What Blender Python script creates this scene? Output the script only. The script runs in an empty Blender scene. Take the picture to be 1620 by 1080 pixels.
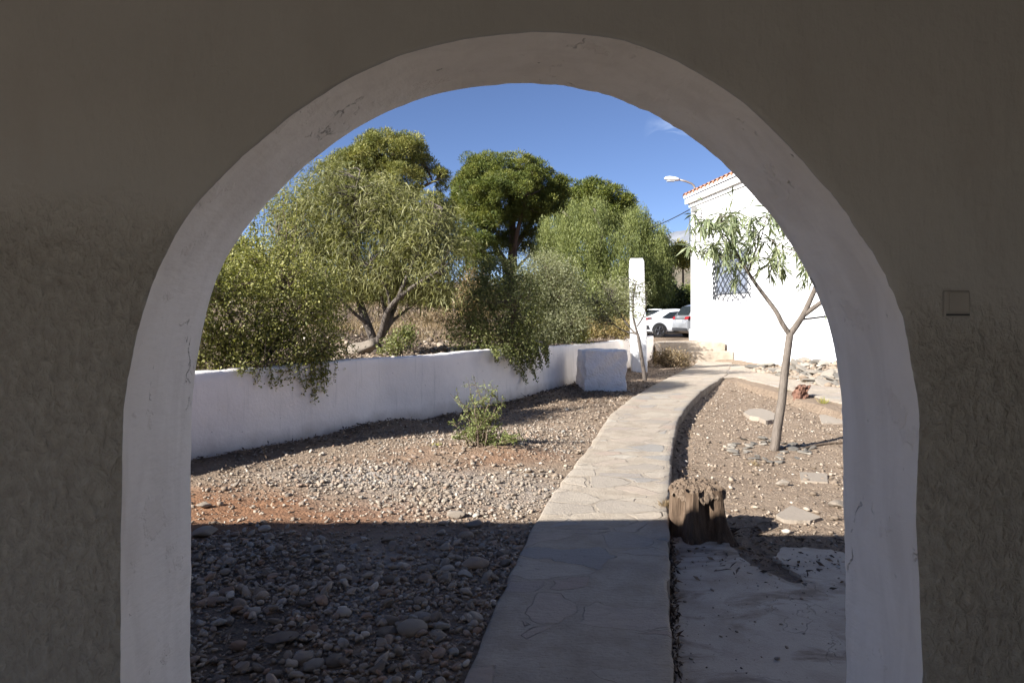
import bpy, bmesh, math, random
import numpy as np
from mathutils import Vector

# ------------------------------------------------------------------ camera, world, sun
S = bpy.context.scene
COL = S.collection
R = math.radians
PI = math.pi
EYE = 1.6
F = 1080.0
HOR = 503.0

cam_data = bpy.data.cameras.new("camera")
cam = bpy.data.objects.new("camera", cam_data)
COL.objects.link(cam)
cam.location = (0, 0, EYE)
cam.rotation_euler = (R(90), 0, 0)
cam_data.sensor_width = 36
cam_data.lens = 24
cam_data.shift_y = -(540 - HOR) / 1620
cam_data.clip_start = 0.05
cam_data.clip_end = 12000
S.camera = cam

SUN_DIR = Vector((1.48, 1.0, -1.0)).normalized()      # the way the light travels
SUN_EL = math.asin(-SUN_DIR.z)
w = bpy.data.worlds.new("World")
S.world = w
w.use_nodes = True
wn = w.node_tree.nodes
wl = w.node_tree.links
sky = wn.new("ShaderNodeTexSky")
sky.sky_type = 'NISHITA'
sky.sun_disc = False
sky.sun_elevation = SUN_EL
sky.sun_rotation = math.atan2(-SUN_DIR.x, -SUN_DIR.y)
sky.altitude = 1500
sky.air_density = 0.8
sky.dust_density = 0.1
sky.ozone_density = 5.0
bg = wn["Background"]
bg.inputs[1].default_value = 0.072
# a thin wisp of cirrus high in the sky
tc = wn.new("ShaderNodeTexCoord")
mp = wn.new("ShaderNodeMapping")
mp.inputs['Rotation'].default_value = (0, 0, R(25))
mp.inputs['Scale'].default_value = (9, 3, 22)
wl.new(tc.outputs['Generated'], mp.inputs[0])
nz = wn.new("ShaderNodeTexNoise")
nz.inputs['Scale'].default_value = 1.6
nz.inputs['Detail'].default_value = 7
nz.inputs['Roughness'].default_value = 0.6
nz.inputs['Distortion'].default_value = 0.8
wl.new(mp.outputs[0], nz.inputs['Vector'])
cdir = Vector(((1064 - 810) / F, 1, (HOR - 208) / F)).normalized()
dt = wn.new("ShaderNodeVectorMath"); dt.operation = 'DISTANCE'
wl.new(tc.outputs['Generated'], dt.inputs[0]); dt.inputs[1].default_value = cdir
m1 = wn.new("ShaderNodeMapRange"); m1.inputs[1].default_value = 0.0; m1.inputs[2].default_value = 0.04
m1.inputs[3].default_value = 1; m1.inputs[4].default_value = 0
wl.new(dt.outputs['Value'], m1.inputs[0])
m2 = wn.new("ShaderNodeMapRange"); m2.inputs[1].default_value = 0.46; m2.inputs[2].default_value = 0.95
wl.new(nz.outputs[0], m2.inputs[0])
mm = wn.new("ShaderNodeMath"); mm.operation = 'MULTIPLY'
wl.new(m1.outputs[0], mm.inputs[0]); wl.new(m2.outputs[0], mm.inputs[1])
mx = wn.new("ShaderNodeMix"); mx.data_type = 'RGBA'
tint = wn.new("ShaderNodeMix"); tint.data_type = 'RGBA'; tint.blend_type = 'MULTIPLY'
tint.inputs[0].default_value = 1.0
wl.new(sky.outputs[0], tint.inputs[6]); tint.inputs[7].default_value = (0.82, 0.705, 0.71, 1)
wl.new(mm.outputs[0], mx.inputs[0]); wl.new(tint.outputs[2], mx.inputs[6])
mx.inputs[7].default_value = (4.5, 5.2, 6.6, 1)
wl.new(mx.outputs[2], bg.inputs[0])

sun_l = bpy.data.lights.new("sun", 'SUN')
sun_l.energy = 4.4
sun_l.angle = R(0.53)
sun_l.color = (1.0, 0.99, 0.965)
sun = bpy.data.objects.new("sun", sun_l)
COL.objects.link(sun)
sun.rotation_euler = SUN_DIR.to_track_quat('-Z', 'Y').to_euler()
sun.location = (-15, -10, 20)

S.view_settings.view_transform = 'Standard'
S.view_settings.look = 'None'
S.view_settings.gamma = 1
S.view_settings.exposure = 1.6
S.cycles.use_denoising = True
S.cycles.max_bounces = 10
S.cycles.diffuse_bounces = 7
S.cycles.transparent_max_bounces = 8
S.cycles.caustics_reflective = False
S.cycles.caustics_refractive = False
S.cycles.sample_clamp_indirect = 6

rng = np.random.default_rng(7)
random.seed(7)


# ------------------------------------------------------------------ helpers
def P(px, py, Y):
    return ((px - 810) / F * Y, Y, EYE - (py - HOR) / F * Y)


def G(px, py, z=0.0):
    Y = (EYE - z) * F / (py - HOR)
    return ((px - 810) / F * Y, Y, z)


def tag(o, label=None, cat=None, group=None, kind=None):
    if label: o["label"] = label
    if cat: o["category"] = cat
    if group: o["group"] = group
    if kind: o["kind"] = kind
    return o


def empty(name, loc, label, cat, group=None):
    o = bpy.data.objects.new(name, None)
    o.location = loc
    o.empty_display_size = 0.1
    COL.objects.link(o)
    return tag(o, label, cat, group)


def link(name, me, parent=None):
    o = bpy.data.objects.new(name, me)
    COL.objects.link(o)
    if parent is not None:
        o.parent = parent
        o.matrix_parent_inverse = parent_inv(parent)
    return o


def parent_inv(p):
    from mathutils import Matrix
    m = Matrix.Translation(p.location) @ p.rotation_euler.to_matrix().to_4x4()
    if p.parent:
        m = Matrix.Identity(4) if p.type == 'MESH' else m
        if p.type == 'MESH':
            m = parent_world(p)
    return m.inverted()


def parent_world(p):
    from mathutils import Matrix
    m = Matrix.Translation(p.location) @ p.rotation_euler.to_matrix().to_4x4()
    if p.parent:
        return parent_world(p.parent) @ p.matrix_parent_inverse @ m
    return m


def mesh_np(name, V, faces, mat, parent=None, tone=None, smooth=False, attrs=None):
    """faces: list of (M,k) int arrays, or list of python lists."""
    me = bpy.data.meshes.new(name)
    V = np.asarray(V, dtype=np.float32).reshape(-1, 3)
    if isinstance(faces, np.ndarray):
        faces = [faces]
    if faces and isinstance(faces[0], np.ndarray):
        tot = sum(f.shape[0] for f in faces)
        lv = np.concatenate([f.reshape(-1) for f in faces]).astype(np.int32)
        sz = np.concatenate([np.full(f.shape[0], f.shape[1]) for f in faces])
        st = np.concatenate([[0], np.cumsum(sz)[:-1]]).astype(np.int32)
        me.vertices.add(len(V)); me.vertices.foreach_set("co", V.reshape(-1))
        me.loops.add(len(lv)); me.loops.foreach_set("vertex_index", lv)
        me.polygons.add(tot); me.polygons.foreach_set("loop_start", st)
        if tone is not None:
            a = me.attributes.new("tone", 'FLOAT', 'FACE')
            a.data.foreach_set("value", np.asarray(tone, dtype=np.float32))
        me.update(calc_edges=True)
    else:
        me.from_pydata([tuple(v) for v in V], [], faces)
        me.update()
    if attrs:
        for k, v in attrs.items():
            a = me.attributes.new(k, 'FLOAT', 'POINT')
            a.data.foreach_set("value", np.asarray(v, dtype=np.float32))
    if smooth:
        me.polygons.foreach_set("use_smooth", np.ones(len(me.polygons), dtype=bool))
    me.materials.append(mat)
    return link(name, me, parent)


class MB:
    """collects shapes that become one mesh"""
    def __init__(self):
        self.v = []
        self.f = []

    def add(self, vs, fs):
        b = len(self.v)
        self.v += [tuple(map(float, q)) for q in vs]
        self.f += [[i + b for i in q] for q in fs]
        return self

    def box(self, c, s, rz=0.0, ax=None):
        hx, hy, hz = s[0] / 2, s[1] / 2, s[2] / 2
        pts = []
        for x, y, z in ((-1, -1, -1), (1, -1, -1), (1, 1, -1), (-1, 1, -1), (-1, -1, 1), (1, -1, 1), (1, 1, 1), (-1, 1, 1)):
            q = (x * hx, y * hy, z * hz)
            if ax is not None:
                q = ax[0] * q[0] + ax[1] * q[1] + ax[2] * q[2]
            else:
                q = (q[0] * math.cos(rz) - q[1] * math.sin(rz), q[0] * math.sin(rz) + q[1] * math.cos(rz), q[2])
            pts.append((c[0] + q[0], c[1] + q[1], c[2] + q[2]))
        return self.add(pts, [[0, 3, 2, 1], [4, 5, 6, 7], [0, 1, 5, 4], [1, 2, 6, 5], [2, 3, 7, 6], [3, 0, 4, 7]])

    def tube(self, pts, rad, n=8, cap=True):
        pts = [np.array(p, float) for p in pts]
        if not hasattr(rad, '__len__'):
            rad = [rad] * len(pts)
        vs = []
        fs = []
        up = np.array((0.13, 0.31, 0.94))
        for i, p in enumerate(pts):
            a = pts[max(i - 1, 0)]
            b = pts[min(i + 1, len(pts) - 1)]
            d = b - a
            d = d / (np.linalg.norm(d) + 1e-9)
            s = np.cross(d, up)
            if np.linalg.norm(s) < 0.15:
                s = np.cross(d, (1, 0.1, 0))
            s /= np.linalg.norm(s)
            t = np.cross(d, s)
            for k in range(n):
                an = 2 * PI * k / n
                vs.append(p + (s * math.cos(an) + t * math.sin(an)) * rad[i])
        for i in range(len(pts) - 1):
            for k in range(n):
                fs.append([i * n + k, i * n + (k + 1) % n, (i + 1) * n + (k + 1) % n, (i + 1) * n + k])
        if cap:
            fs.append(list(range(n))[::-1])
            fs.append([(len(pts) - 1) * n + k for k in range(n)])
        return self.add(vs, fs)

    def prism(self, poly, d):
        """poly: list of 3D points, d: extrusion vector"""
        n = len(poly)
        d = np.array(d, float)
        vs = [np.array(p, float) for p in poly] + [np.array(p, float) + d for p in poly]
        fs = [list(range(n))[::-1], [n + i for i in range(n)]]
        for i in range(n):
            j = (i + 1) % n
            fs.append([i, j, n + j, n + i])
        return self.add(vs, fs)

    def build(self, name, mat, parent=None, smooth=False, bevel=0.0):
        me = bpy.data.meshes.new(name)
        me.from_pydata(self.v, [], self.f)
        me.update()
        bm = bmesh.new()
        bm.from_mesh(me)
        bmesh.ops.recalc_face_normals(bm, faces=bm.faces)
        if bevel:
            bmesh.ops.bevel(bm, geom=[e for e in bm.edges if len(e.link_faces) == 2 and e.calc_face_angle(0) > 0.5],
                            offset=bevel, segments=2, profile=0.5, affect='EDGES')
        bm.to_mesh(me)
        bm.free()
        if smooth:
            me.polygons.foreach_set("use_smooth", np.ones(len(me.polygons), dtype=bool))
        me.materials.append(mat)
        return link(name, me, parent)


def _hash(ix, iy, seed):
    n = (ix.astype(np.int64) * 374761393 + iy.astype(np.int64) * 668265263 + seed * 982451653) & 0x7fffffff
    n = ((n ^ (n >> 13)) * 1274126177) & 0x7fffffff
    n = n ^ (n >> 16)
    return (n & 0xffff) / 65535.0


def vnoise(x, y, seed=0):
    x = np.asarray(x, float); y = np.asarray(y, float)
    ix = np.floor(x).astype(np.int64); iy = np.floor(y).astype(np.int64)
    fx = x - ix; fy = y - iy
    fx = fx * fx * (3 - 2 * fx); fy = fy * fy * (3 - 2 * fy)
    a = _hash(ix, iy, seed); b = _hash(ix + 1, iy, seed)
    c = _hash(ix, iy + 1, seed); d = _hash(ix + 1, iy + 1, seed)
    return (a * (1 - fx) + b * fx) * (1 - fy) + (c * (1 - fx) + d * fx) * fy - 0.5


def fbm(x, y, seed=0, oct=4):
    s = 0; a = 1.0
    for i in range(oct):
        s = s + a * vnoise(np.asarray(x) * 2 ** i, np.asarray(y) * 2 ** i, seed + i)
        a *= 0.5
    return s


def sstep(a, b, x):
    t = np.clip((np.asarray(x, float) - a) / (b - a), 0, 1)
    return t * t * (3 - 2 * t)


# ------------------------------------------------------------------ materials
class NT:
    def __init__(self, name):
        self.m = bpy.data.materials.new(name)
        self.m.use_nodes = True
        self.t = self.m.node_tree
        self.b = self.t.nodes["Principled BSDF"]
        self.out = self.t.nodes["Material Output"]
        self.co = None

    def n(self, typ, ins=None, **kw):
        nd = self.t.nodes.new(typ)
        for k, v in kw.items():
            setattr(nd, k, v)
        for k, v in (ins or {}).items():
            self.set(nd.inputs[k], v)
        return nd

    def set(self, sock, v):
        if hasattr(v, 'is_linked') or isinstance(v, bpy.types.NodeSocket):
            self.t.links.new(v, sock)
        elif isinstance(v, (tuple, list)) and len(v) == 3 and sock.type == 'RGBA':
            sock.default_value = (*v, 1)
        else:
            sock.default_value = v

    def coord(self, scale=(1, 1, 1), rot=(0, 0, 0)):
        if self.co is None:
            self.co = self.n("ShaderNodeTexCoord").outputs['Object']
        mp = self.n("ShaderNodeMapping", {'Vector': self.co, 'Scale': scale, 'Rotation': rot})
        return mp.outputs[0]

    def noise(self, scale, detail=4, rough=0.55, vec=None, dist=0.0):
        return self.n("ShaderNodeTexNoise", {'Vector': vec if vec is not None else self.coord(), 'Scale': scale,
                                             'Detail': detail, 'Roughness': rough, 'Distortion': dist}).outputs[0]

    def vor(self, scale, feature='F1', vec=None, rnd=1.0):
        return self.n("ShaderNodeTexVoronoi", {'Vector': vec if vec is not None else self.coord(), 'Scale': scale,
                                               'Randomness': rnd}, feature=feature)

    def ramp(self, fac, stops):
        nd = self.n("ShaderNodeValToRGB", {'Fac': fac})
        e = nd.color_ramp.elements
        while len(e) < len(stops):
            e.new(0.5)
        for i, (p, c) in enumerate(stops):
            e[i].position = p
            e[i].color = (*c, 1) if len(c) == 3 else c
        return nd.outputs[0]

    def rng(self, v, a, b, c=0.0, d=1.0):
        return self.n("ShaderNodeMapRange", {0: v, 1: a, 2: b, 3: c, 4: d}).outputs[0]

    def mix(self, f, a, b, blend='MIX'):
        nd = self.n("ShaderNodeMix", data_type='RGBA', blend_type=blend)
        self.set(nd.inputs[0], f); self.set(nd.inputs[6], a); self.set(nd.inputs[7], b)
        return nd.outputs[2]

    def math(self, op, a, b=0.0):
        nd = self.n("ShaderNodeMath", operation=op)
        self.set(nd.inputs[0], a); self.set(nd.inputs[1], b)
        return nd.outputs[0]

    def attr(self, name):
        return self.n("ShaderNodeAttribute", attribute_name=name).outputs['Fac']

    def bump(self, h, dist=0.01, strength=1.0, normal=None):
        ins = {'Height': h, 'Distance': dist, 'Strength': strength}
        if normal is not None: ins['Normal'] = normal
        return self.n("ShaderNodeBump", ins).outputs[0]

    def done(self, color=None, rough=0.9, normal=None, metal=0.0, spec=0.3):
        if color is not None: self.set(self.b.inputs['Base Color'], color)
        self.set(self.b.inputs['Roughness'], rough)
        if normal is not None: self.set(self.b.inputs['Normal'], normal)
        self.set(self.b.inputs['Metallic'], metal)
        self.b.inputs['Specular IOR Level'].default_value = spec
        return self.m


def mat_simple(name, col, rough=0.7, metal=0.0, var=0.12, scale=6, bump=0.0, spec=0.4):
    t = NT(name)
    n = t.noise(scale, 4)
    c = t.mix(t.rng(n, 0.3, 0.7), tuple(x * (1 - var) for x in col), tuple(min(1, x * (1 + var)) for x in col))
    nm = t.bump(t.noise(scale * 6, 4), bump) if bump else None
    return t.done(c, rough, nm, metal, spec)


def mat_leaf(name, c1, c2, c3, trans=0.35, rough=0.55):
    t = NT(name)
    tone = t.attr("tone")
    c = t.ramp(tone, [(0.0, c1), (0.55, c2), (1.0, c3)])
    m = t.done(c, rough, spec=0.3)
    tr = t.n("ShaderNodeBsdfTranslucent", {'Color': t.mix(1.0, c, (1.15, 1.2, 0.6), 'MULTIPLY')})
    ms = t.n("ShaderNodeMixShader", {0: trans, 1: t.b.outputs[0], 2: tr.outputs[0]})
    t.t.links.new(ms.outputs[0], t.out.inputs[0])
    return m


def mat_bark(name, c1, c2, scale=8):
    t = NT(name)
    v = t.coord((1, 1, 0.25))
    n = t.noise(scale, 6, 0.65, v)
    n2 = t.noise(scale * 5, 4, 0.6, v)
    c = t.ramp(n, [(0.3, c1), (0.7, c2)])
    return t.done(c, 0.9, t.bump(n2, 0.012))


def make_ground_mat():
    t = NT("dry_soil")
    red = t.attr("red")
    lit = t.attr("litter")
    pale = t.attr("pale")
    n = t.noise(1.1, 6, 0.6)
    n2 = t.noise(9, 6, 0.65)
    n3 = t.noise(60, 4, 0.7)
    base = t.ramp(n2, [(0.25, (0.15, 0.104, 0.070)), (0.5, (0.255, 0.185, 0.129)), (0.75, (0.34, 0.258, 0.186))])
    base = t.mix(t.rng(n, 0.35, 0.65, 0, 0.5), base, (0.31, 0.232, 0.163))
    redc = t.ramp(n2, [(0.3, (0.19, 0.09, 0.045)), (0.7, (0.31, 0.165, 0.09))])
    base = t.mix(t.math('MULTIPLY', red, t.rng(n2, 0.25, 0.5, 0.6, 1)), base, redc)
    palec = t.ramp(n2, [(0.3, (0.28, 0.255, 0.225)), (0.7, (0.45, 0.42, 0.38))])
    base = t.mix(pale, base, palec)
    litc = t.ramp(t.noise(30, 5, 0.7), [(0.35, (0.035, 0.026, 0.02)), (0.65, (0.16, 0.115, 0.08))])
    base = t.mix(lit, base, litc)
    spk = t.rng(n3, 0.58, 0.72)
    base = t.mix(t.math('MULTIPLY', spk, 0.4), base, (0.36, 0.29, 0.215))
    spk2 = t.rng(t.noise(85, 3, 0.7), 0.36, 0.26)
    base = t.mix(t.math('MULTIPLY', spk2, 0.6), base, (0.07, 0.05, 0.035))
    v = t.vor(38)
    h = t.math('ADD', t.math('MULTIPLY', n3, 0.7), t.math('MULTIPLY', v.outputs['Distance'], -0.6))
    nm = t.bump(h, 0.02, 1.0, t.bump(n2, 0.05))
    return t.done(base, 0.95, nm, spec=0.15)


def make_paving_mat():
    t = NT("stone_paving")
    warp = t.n("ShaderNodeTexNoise", {'Vector': t.coord(), 'Scale': 2.2, 'Detail': 3, 'Roughness': 0.5})
    off = t.n("ShaderNodeVectorMath", {0: warp.outputs['Color'], 1: (0.5, 0.5, 0.5)}, operation='SUBTRACT')
    sc = t.n("ShaderNodeVectorMath", {0: off.outputs[0], 1: (0.30, 0.34, 0.0)}, operation='MULTIPLY')
    ad = t.n("ShaderNodeVectorMath", {0: t.coord(), 1: sc.outputs[0]}, operation='ADD')
    v2 = t.n("ShaderNodeMapping", {'Vector': ad.outputs[0], 'Scale': (1.0, 1.5, 0.0)}).outputs[0]
    ed = t.vor(2.3, 'DISTANCE_TO_EDGE', v2).outputs['Distance']
    cell = t.vor(2.3, 'F1', v2).outputs['Color']
    sep = t.n("ShaderNodeSeparateColor", {0: cell})
    fine = t.noise(55, 6, 0.65)
    mid = t.noise(5, 6, 0.6)
    lay = t.noise(16, 6, 0.6, t.coord((0.6, 2.2, 1)), 1.2)
    jn = t.math('ADD', ed, t.math('MULTIPLY', t.math('SUBTRACT', mid, 0.5), 0.10))
    stone = t.math('MULTIPLY', t.rng(jn, 0.035, 0.055), t.rng(sep.outputs[1], 0.40, 0.46))
    mort = t.ramp(mid, [(0.25, (0.29, 0.232, 0.168)), (0.55, (0.405, 0.335, 0.255)), (0.8, (0.47, 0.395, 0.305))])
    mort = t.mix(t.rng(fine, 0.35, 0.7, 0, 0.35), mort, (0.22, 0.18, 0.145))
    st = t.ramp(sep.outputs[0], [(0.0, (0.33, 0.28, 0.225)), (0.35, (0.46, 0.385, 0.295)), (0.65, (0.41, 0.305, 0.23)), (0.85, (0.30, 0.28, 0.25)), (1.0, (0.49, 0.42, 0.33))])
    st = t.mix(t.rng(lay, 0.3, 0.7, 0, 0.45), st, (0.24, 0.205, 0.175))
    c = t.mix(t.math('MULTIPLY', stone, 0.9), mort, st)
    crack = t.rng(t.math('ABSOLUTE', t.math('SUBTRACT', jn, 0.045)), 0.012, 0.0)
    crack = t.math('MULTIPLY', crack, t.math('MULTIPLY', t.rng(mid, 0.45, 0.6), t.rng(sep.outputs[1], 0.40, 0.46)))
    c = t.mix(t.math('MULTIPLY', crack, 0.7), c, (0.13, 0.105, 0.085))
    stain = t.rng(t.noise(1.3, 5, 0.6), 0.55, 0.72, 0, 0.45)
    c = t.mix(stain, c, (0.24, 0.20, 0.17))
    spots = t.rng(t.noise(22, 3, 0.6), 0.68, 0.74, 0, 0.6)
    c = t.mix(spots, c, (0.14, 0.115, 0.095))
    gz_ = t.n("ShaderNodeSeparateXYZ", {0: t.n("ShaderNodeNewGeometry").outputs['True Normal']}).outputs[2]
    c = t.mix(t.rng(gz_, 0.75, 0.4), c, t.ramp(mid, [(0.3, (0.11, 0.08, 0.055)), (0.7, (0.24, 0.185, 0.135))]))  # steep sides browned: grime, with their shade painted into the colour
    h = t.math('ADD', t.math('MULTIPLY', stone, 0.35), t.math('ADD', t.math('MULTIPLY', lay, 0.5), t.math('MULTIPLY', fine, 0.35)))
    h = t.math('SUBTRACT', h, t.math('MULTIPLY', crack, 0.6))
    return t.done(c, 0.85, t.bump(h, 0.030), spec=0.3)


def make_concrete_mat():
    t = NT("worn_concrete")
    mid = t.noise(2.2, 6, 0.62)
    fine = t.noise(70, 5, 0.7)
    c = t.ramp(mid, [(0.25, (0.29, 0.225, 0.165)), (0.5, (0.43, 0.36, 0.28)), (0.8, (0.50, 0.43, 0.345))])
    st = t.rng(t.noise(1.6, 6, 0.65, t.coord((1, 1.8, 1)), 0.7), 0.50, 0.62, 0, 0.85)
    c = t.mix(st, c, (0.17, 0.12, 0.082))
    e = t.vor(1.4, 'DISTANCE_TO_EDGE', t.n("ShaderNodeVectorMath", {0: t.coord(), 1: t.n("ShaderNodeTexNoise", {'Vector': t.coord(), 'Scale': 3.0, 'Detail': 5}).outputs['Color']}, operation='ADD').outputs[0]).outputs['Distance']
    cr = t.math('MULTIPLY', t.rng(e, 0.006, 0.0), t.rng(t.noise(1.1, 3, 0.5), 0.52, 0.6))
    c = t.mix(t.math('MULTIPLY', cr, 0.7), c, (0.09, 0.07, 0.055))
    c = t.mix(t.rng(fine, 0.55, 0.75, 0, 0.3), c, (0.2, 0.17, 0.14))
    return t.done(c, 0.85, t.bump(t.math('SUBTRACT', t.math('MULTIPLY', fine, 0.6), cr), 0.008), spec=0.3)


def make_white_wall_mat(name, warm=(0.80, 0.78, 0.76), dirt=0.35, zdirt=None, bump=0.012):
    t = NT(name)
    n = t.noise(1.7, 5, 0.6)
    fine = t.noise(28, 6, 0.6)
    big = t.noise(4.5, 4, 0.5)
    c = t.mix(t.rng(n, 0.4, 0.75, 0, dirt), warm, tuple(x * 0.80 for x in warm))
    drip = t.noise(5, 4, 0.6, t.coord((3, 3, 0.22)))
    c = t.mix(t.rng(drip, 0.58, 0.75, 0, dirt), c, (0.56, 0.52, 0.47))
    spot = t.rng(t.noise(26, 2, 0.5), 0.74, 0.79)
    c = t.mix(spot, c, (0.30, 0.27, 0.24))
    if zdirt is not None:
        sx = t.n("ShaderNodeSeparateXYZ", {0: t.co})
        zz = t.math('ADD', sx.outputs[2], t.math('MULTIPLY', t.math('SUBTRACT', big, 0.5), 0.25))
        c = t.mix(t.rng(zz, zdirt, zdirt - 0.22, 0, 0.7), c, (0.38, 0.31, 0.25))
    return t.done(c, 0.85, t.bump(t.math('ADD', t.math('MULTIPLY', big, 0.8), t.math('MULTIPLY', fine, 0.45)), bump), spec=0.3)


def make_reveal_mat():
    t = NT("cracked_white_paint")
    n = t.noise(2.2, 6, 0.6)
    fine = t.noise(32, 5, 0.6, t.coord((1, 0.35, 1)))
    c = t.mix(t.rng(n, 0.4, 0.7, 0, 0.5), (0.86, 0.79, 0.715), (0.75, 0.68, 0.61))
    wn_ = t.n("ShaderNodeTexNoise", {'Vector': t.coord(), 'Scale': 5.0, 'Detail': 5, 'Roughness': 0.6}).outputs['Color']
    vv = t.n("ShaderNodeVectorMath", {0: t.coord((1.0, 0.9, 0.45)), 1: t.n("ShaderNodeVectorMath", {0: wn_, 1: (0.22, 0.22, 0.22)}, operation='MULTIPLY').outputs[0]}, operation='ADD').outputs[0]
    e = t.vor(4.2, 'DISTANCE_TO_EDGE', vv).outputs['Distance']
    mask = t.rng(t.noise(3.1, 4, 0.6), 0.57, 0.64)
    brk = t.rng(t.noise(21, 3, 0.6), 0.45, 0.55)
    cr = t.math('MULTIPLY', t.math('MULTIPLY', t.rng(e, 0.014, 0.002), mask), brk)
    chips = t.rng(t.noise(19, 3, 0.55, t.coord((1, 1, 0.5))), 0.73, 0.755)
    cr = t.math('MAXIMUM', cr, chips)
    brush = t.noise(9, 5, 0.6, t.coord((1.0, 1.0, 0.25)), 0.6)
    c = t.mix(t.rng(brush, 0.42, 0.68, 0, 0.35), c, (0.60, 0.53, 0.46))
    patch = t.rng(t.noise(4.3, 6, 0.65), 0.60, 0.63, 0, 0.3)
    c = t.mix(patch, c, (0.68, 0.60, 0.52))
    c = t.mix(t.math('MULTIPLY', cr, 0.65), c, (0.27, 0.23, 0.195))
    h = t.math('ADD', t.math('ADD', t.math('MULTIPLY', n, 0.6), t.math('MULTIPLY', patch, 0.5)), t.math('SUBTRACT', t.math('MULTIPLY', fine, 0.35), t.math('MULTIPLY', cr, 0.7)))
    return t.done(c, 0.8, t.bump(h, 0.014), spec=0.3)


def make_plaster_mat():
    t = NT("porch_plaster")
    co = t.coord()
    sx = t.n("ShaderNodeSeparateXYZ", {0: co})
    n = t.noise(1.5, 5, 0.6)
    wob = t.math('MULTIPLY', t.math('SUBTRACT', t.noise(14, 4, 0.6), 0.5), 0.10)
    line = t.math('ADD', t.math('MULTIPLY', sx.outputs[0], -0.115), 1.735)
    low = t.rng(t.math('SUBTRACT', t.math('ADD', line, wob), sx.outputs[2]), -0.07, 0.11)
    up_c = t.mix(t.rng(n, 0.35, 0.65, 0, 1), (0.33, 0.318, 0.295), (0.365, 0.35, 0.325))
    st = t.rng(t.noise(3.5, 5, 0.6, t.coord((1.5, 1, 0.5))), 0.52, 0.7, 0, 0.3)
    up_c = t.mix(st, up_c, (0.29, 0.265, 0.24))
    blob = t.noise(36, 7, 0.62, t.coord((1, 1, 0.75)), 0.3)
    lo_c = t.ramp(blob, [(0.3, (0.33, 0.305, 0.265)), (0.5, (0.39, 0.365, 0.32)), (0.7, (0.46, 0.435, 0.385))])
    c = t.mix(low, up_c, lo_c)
    brush = t.noise(30, 4, 0.6, t.coord((1, 1, 0.3)))
    h_up = t.math('ADD', t.math('MULTIPLY', brush, 0.09), t.math('MULTIPLY', t.noise(6, 5, 0.6), 0.25))
    h_lo = t.math('ADD', t.math('MULTIPLY', blob, 1.0), t.math('MULTIPLY', t.noise(75, 4, 0.6), 0.18))
    hm = t.n("ShaderNodeMix", data_type='FLOAT')
    t.set(hm.inputs[0], low); t.set(hm.inputs[2], h_up); t.set(hm.inputs[3], h_lo)
    return t.done(c, 0.9, t.bump(hm.outputs[0], 0.04), spec=0.2)


def mat_stone(name, stops, use_obj=False, scale=18):
    t = NT(name)
    if use_obj:
        tone = t.n("ShaderNodeObjectInfo").outputs['Random']
    else:
        tone = t.attr("tone")
    c = t.ramp(tone, stops)
    n = t.noise(scale, 5, 0.65)
    c = t.mix(t.rng(n, 0.35, 0.7, 0, 0.5), c, t.mix(0.5, c, (0.16, 0.13, 0.11)))
    return t.done(c, 0.85, t.bump(t.noise(scale * 3, 4, 0.6), 0.006), spec=0.3)


STONE_RAMP = [(0.0, (0.15, 0.118, 0.09)), (0.3, (0.26, 0.212, 0.162)), (0.55, (0.36, 0.30, 0.23)), (0.72, (0.29, 0.19, 0.128)), (0.86, (0.28, 0.26, 0.225)), (0.95, (0.38, 0.325, 0.26)), (1.0, (0.56, 0.49, 0.40))]
M_ground = make_ground_mat()
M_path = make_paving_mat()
M_conc = make_concrete_mat()
M_step = mat_simple("step_stone", (0.37, 0.305, 0.235), 0.9, var=0.25, scale=3, bump=0.01)
M_garden_wall = make_white_wall_mat("garden_wall_paint", (0.87, 0.80, 0.735), 0.6, 0.26)
M_house = make_white_wall_mat("house_paint", (0.82, 0.81, 0.79), 0.12)
M_post = make_white_wall_mat("post_paint", (0.80, 0.79, 0.77), 0.25)
M_reveal = make_reveal_mat()
M_plaster = make_plaster_mat()
M_gravel = mat_stone("gravel_stone", STONE_RAMP)
M_rubble = mat_stone("rubble_slate", [(0.0, (0.11, 0.10, 0.085)), (0.4, (0.19, 0.168, 0.138)), (0.8, (0.26, 0.225, 0.18)), (1.0, (0.33, 0.29, 0.235))], True)
M_crumb = mat_stone("soil_crumb", [(0.0, (0.14, 0.104, 0.072)), (0.4, (0.245, 0.185, 0.132)), (0.75, (0.325, 0.252, 0.184)), (0.93, (0.39, 0.32, 0.245)), (1.0, (0.54, 0.48, 0.40))])
M_stone = mat_stone("pebble_stone", STONE_RAMP, True)
M_slab = mat_stone("pale_slab_stone", [(0, (0.235, 0.19, 0.145)), (1, (0.33, 0.275, 0.215))], True, 12)
M_litter = NT("dead_leaves")
M_litter = M_litter.done(M_litter.ramp(M_litter.attr("tone"), [(0, (0.05, 0.034, 0.024)), (0.5, (0.13, 0.085, 0.055)), (1, (0.30, 0.23, 0.16))]), 0.85)
M_metal = mat_simple("galvanised_metal", (0.42, 0.42, 0.41), 0.45, 0.7)
M_iron = mat_simple("dark_iron", (0.035, 0.037, 0.042), 0.6, 0.3)
M_glass = NT("dark_glass").done((0.02, 0.025, 0.03), 0.06, spec=0.6)
M_tile = mat_simple("terracotta_tile", (0.42, 0.20, 0.115), 0.85, var=0.35, scale=5, bump=0.004)
M_cable = mat_simple("black_cable", (0.03, 0.03, 0.032), 0.6)


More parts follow.
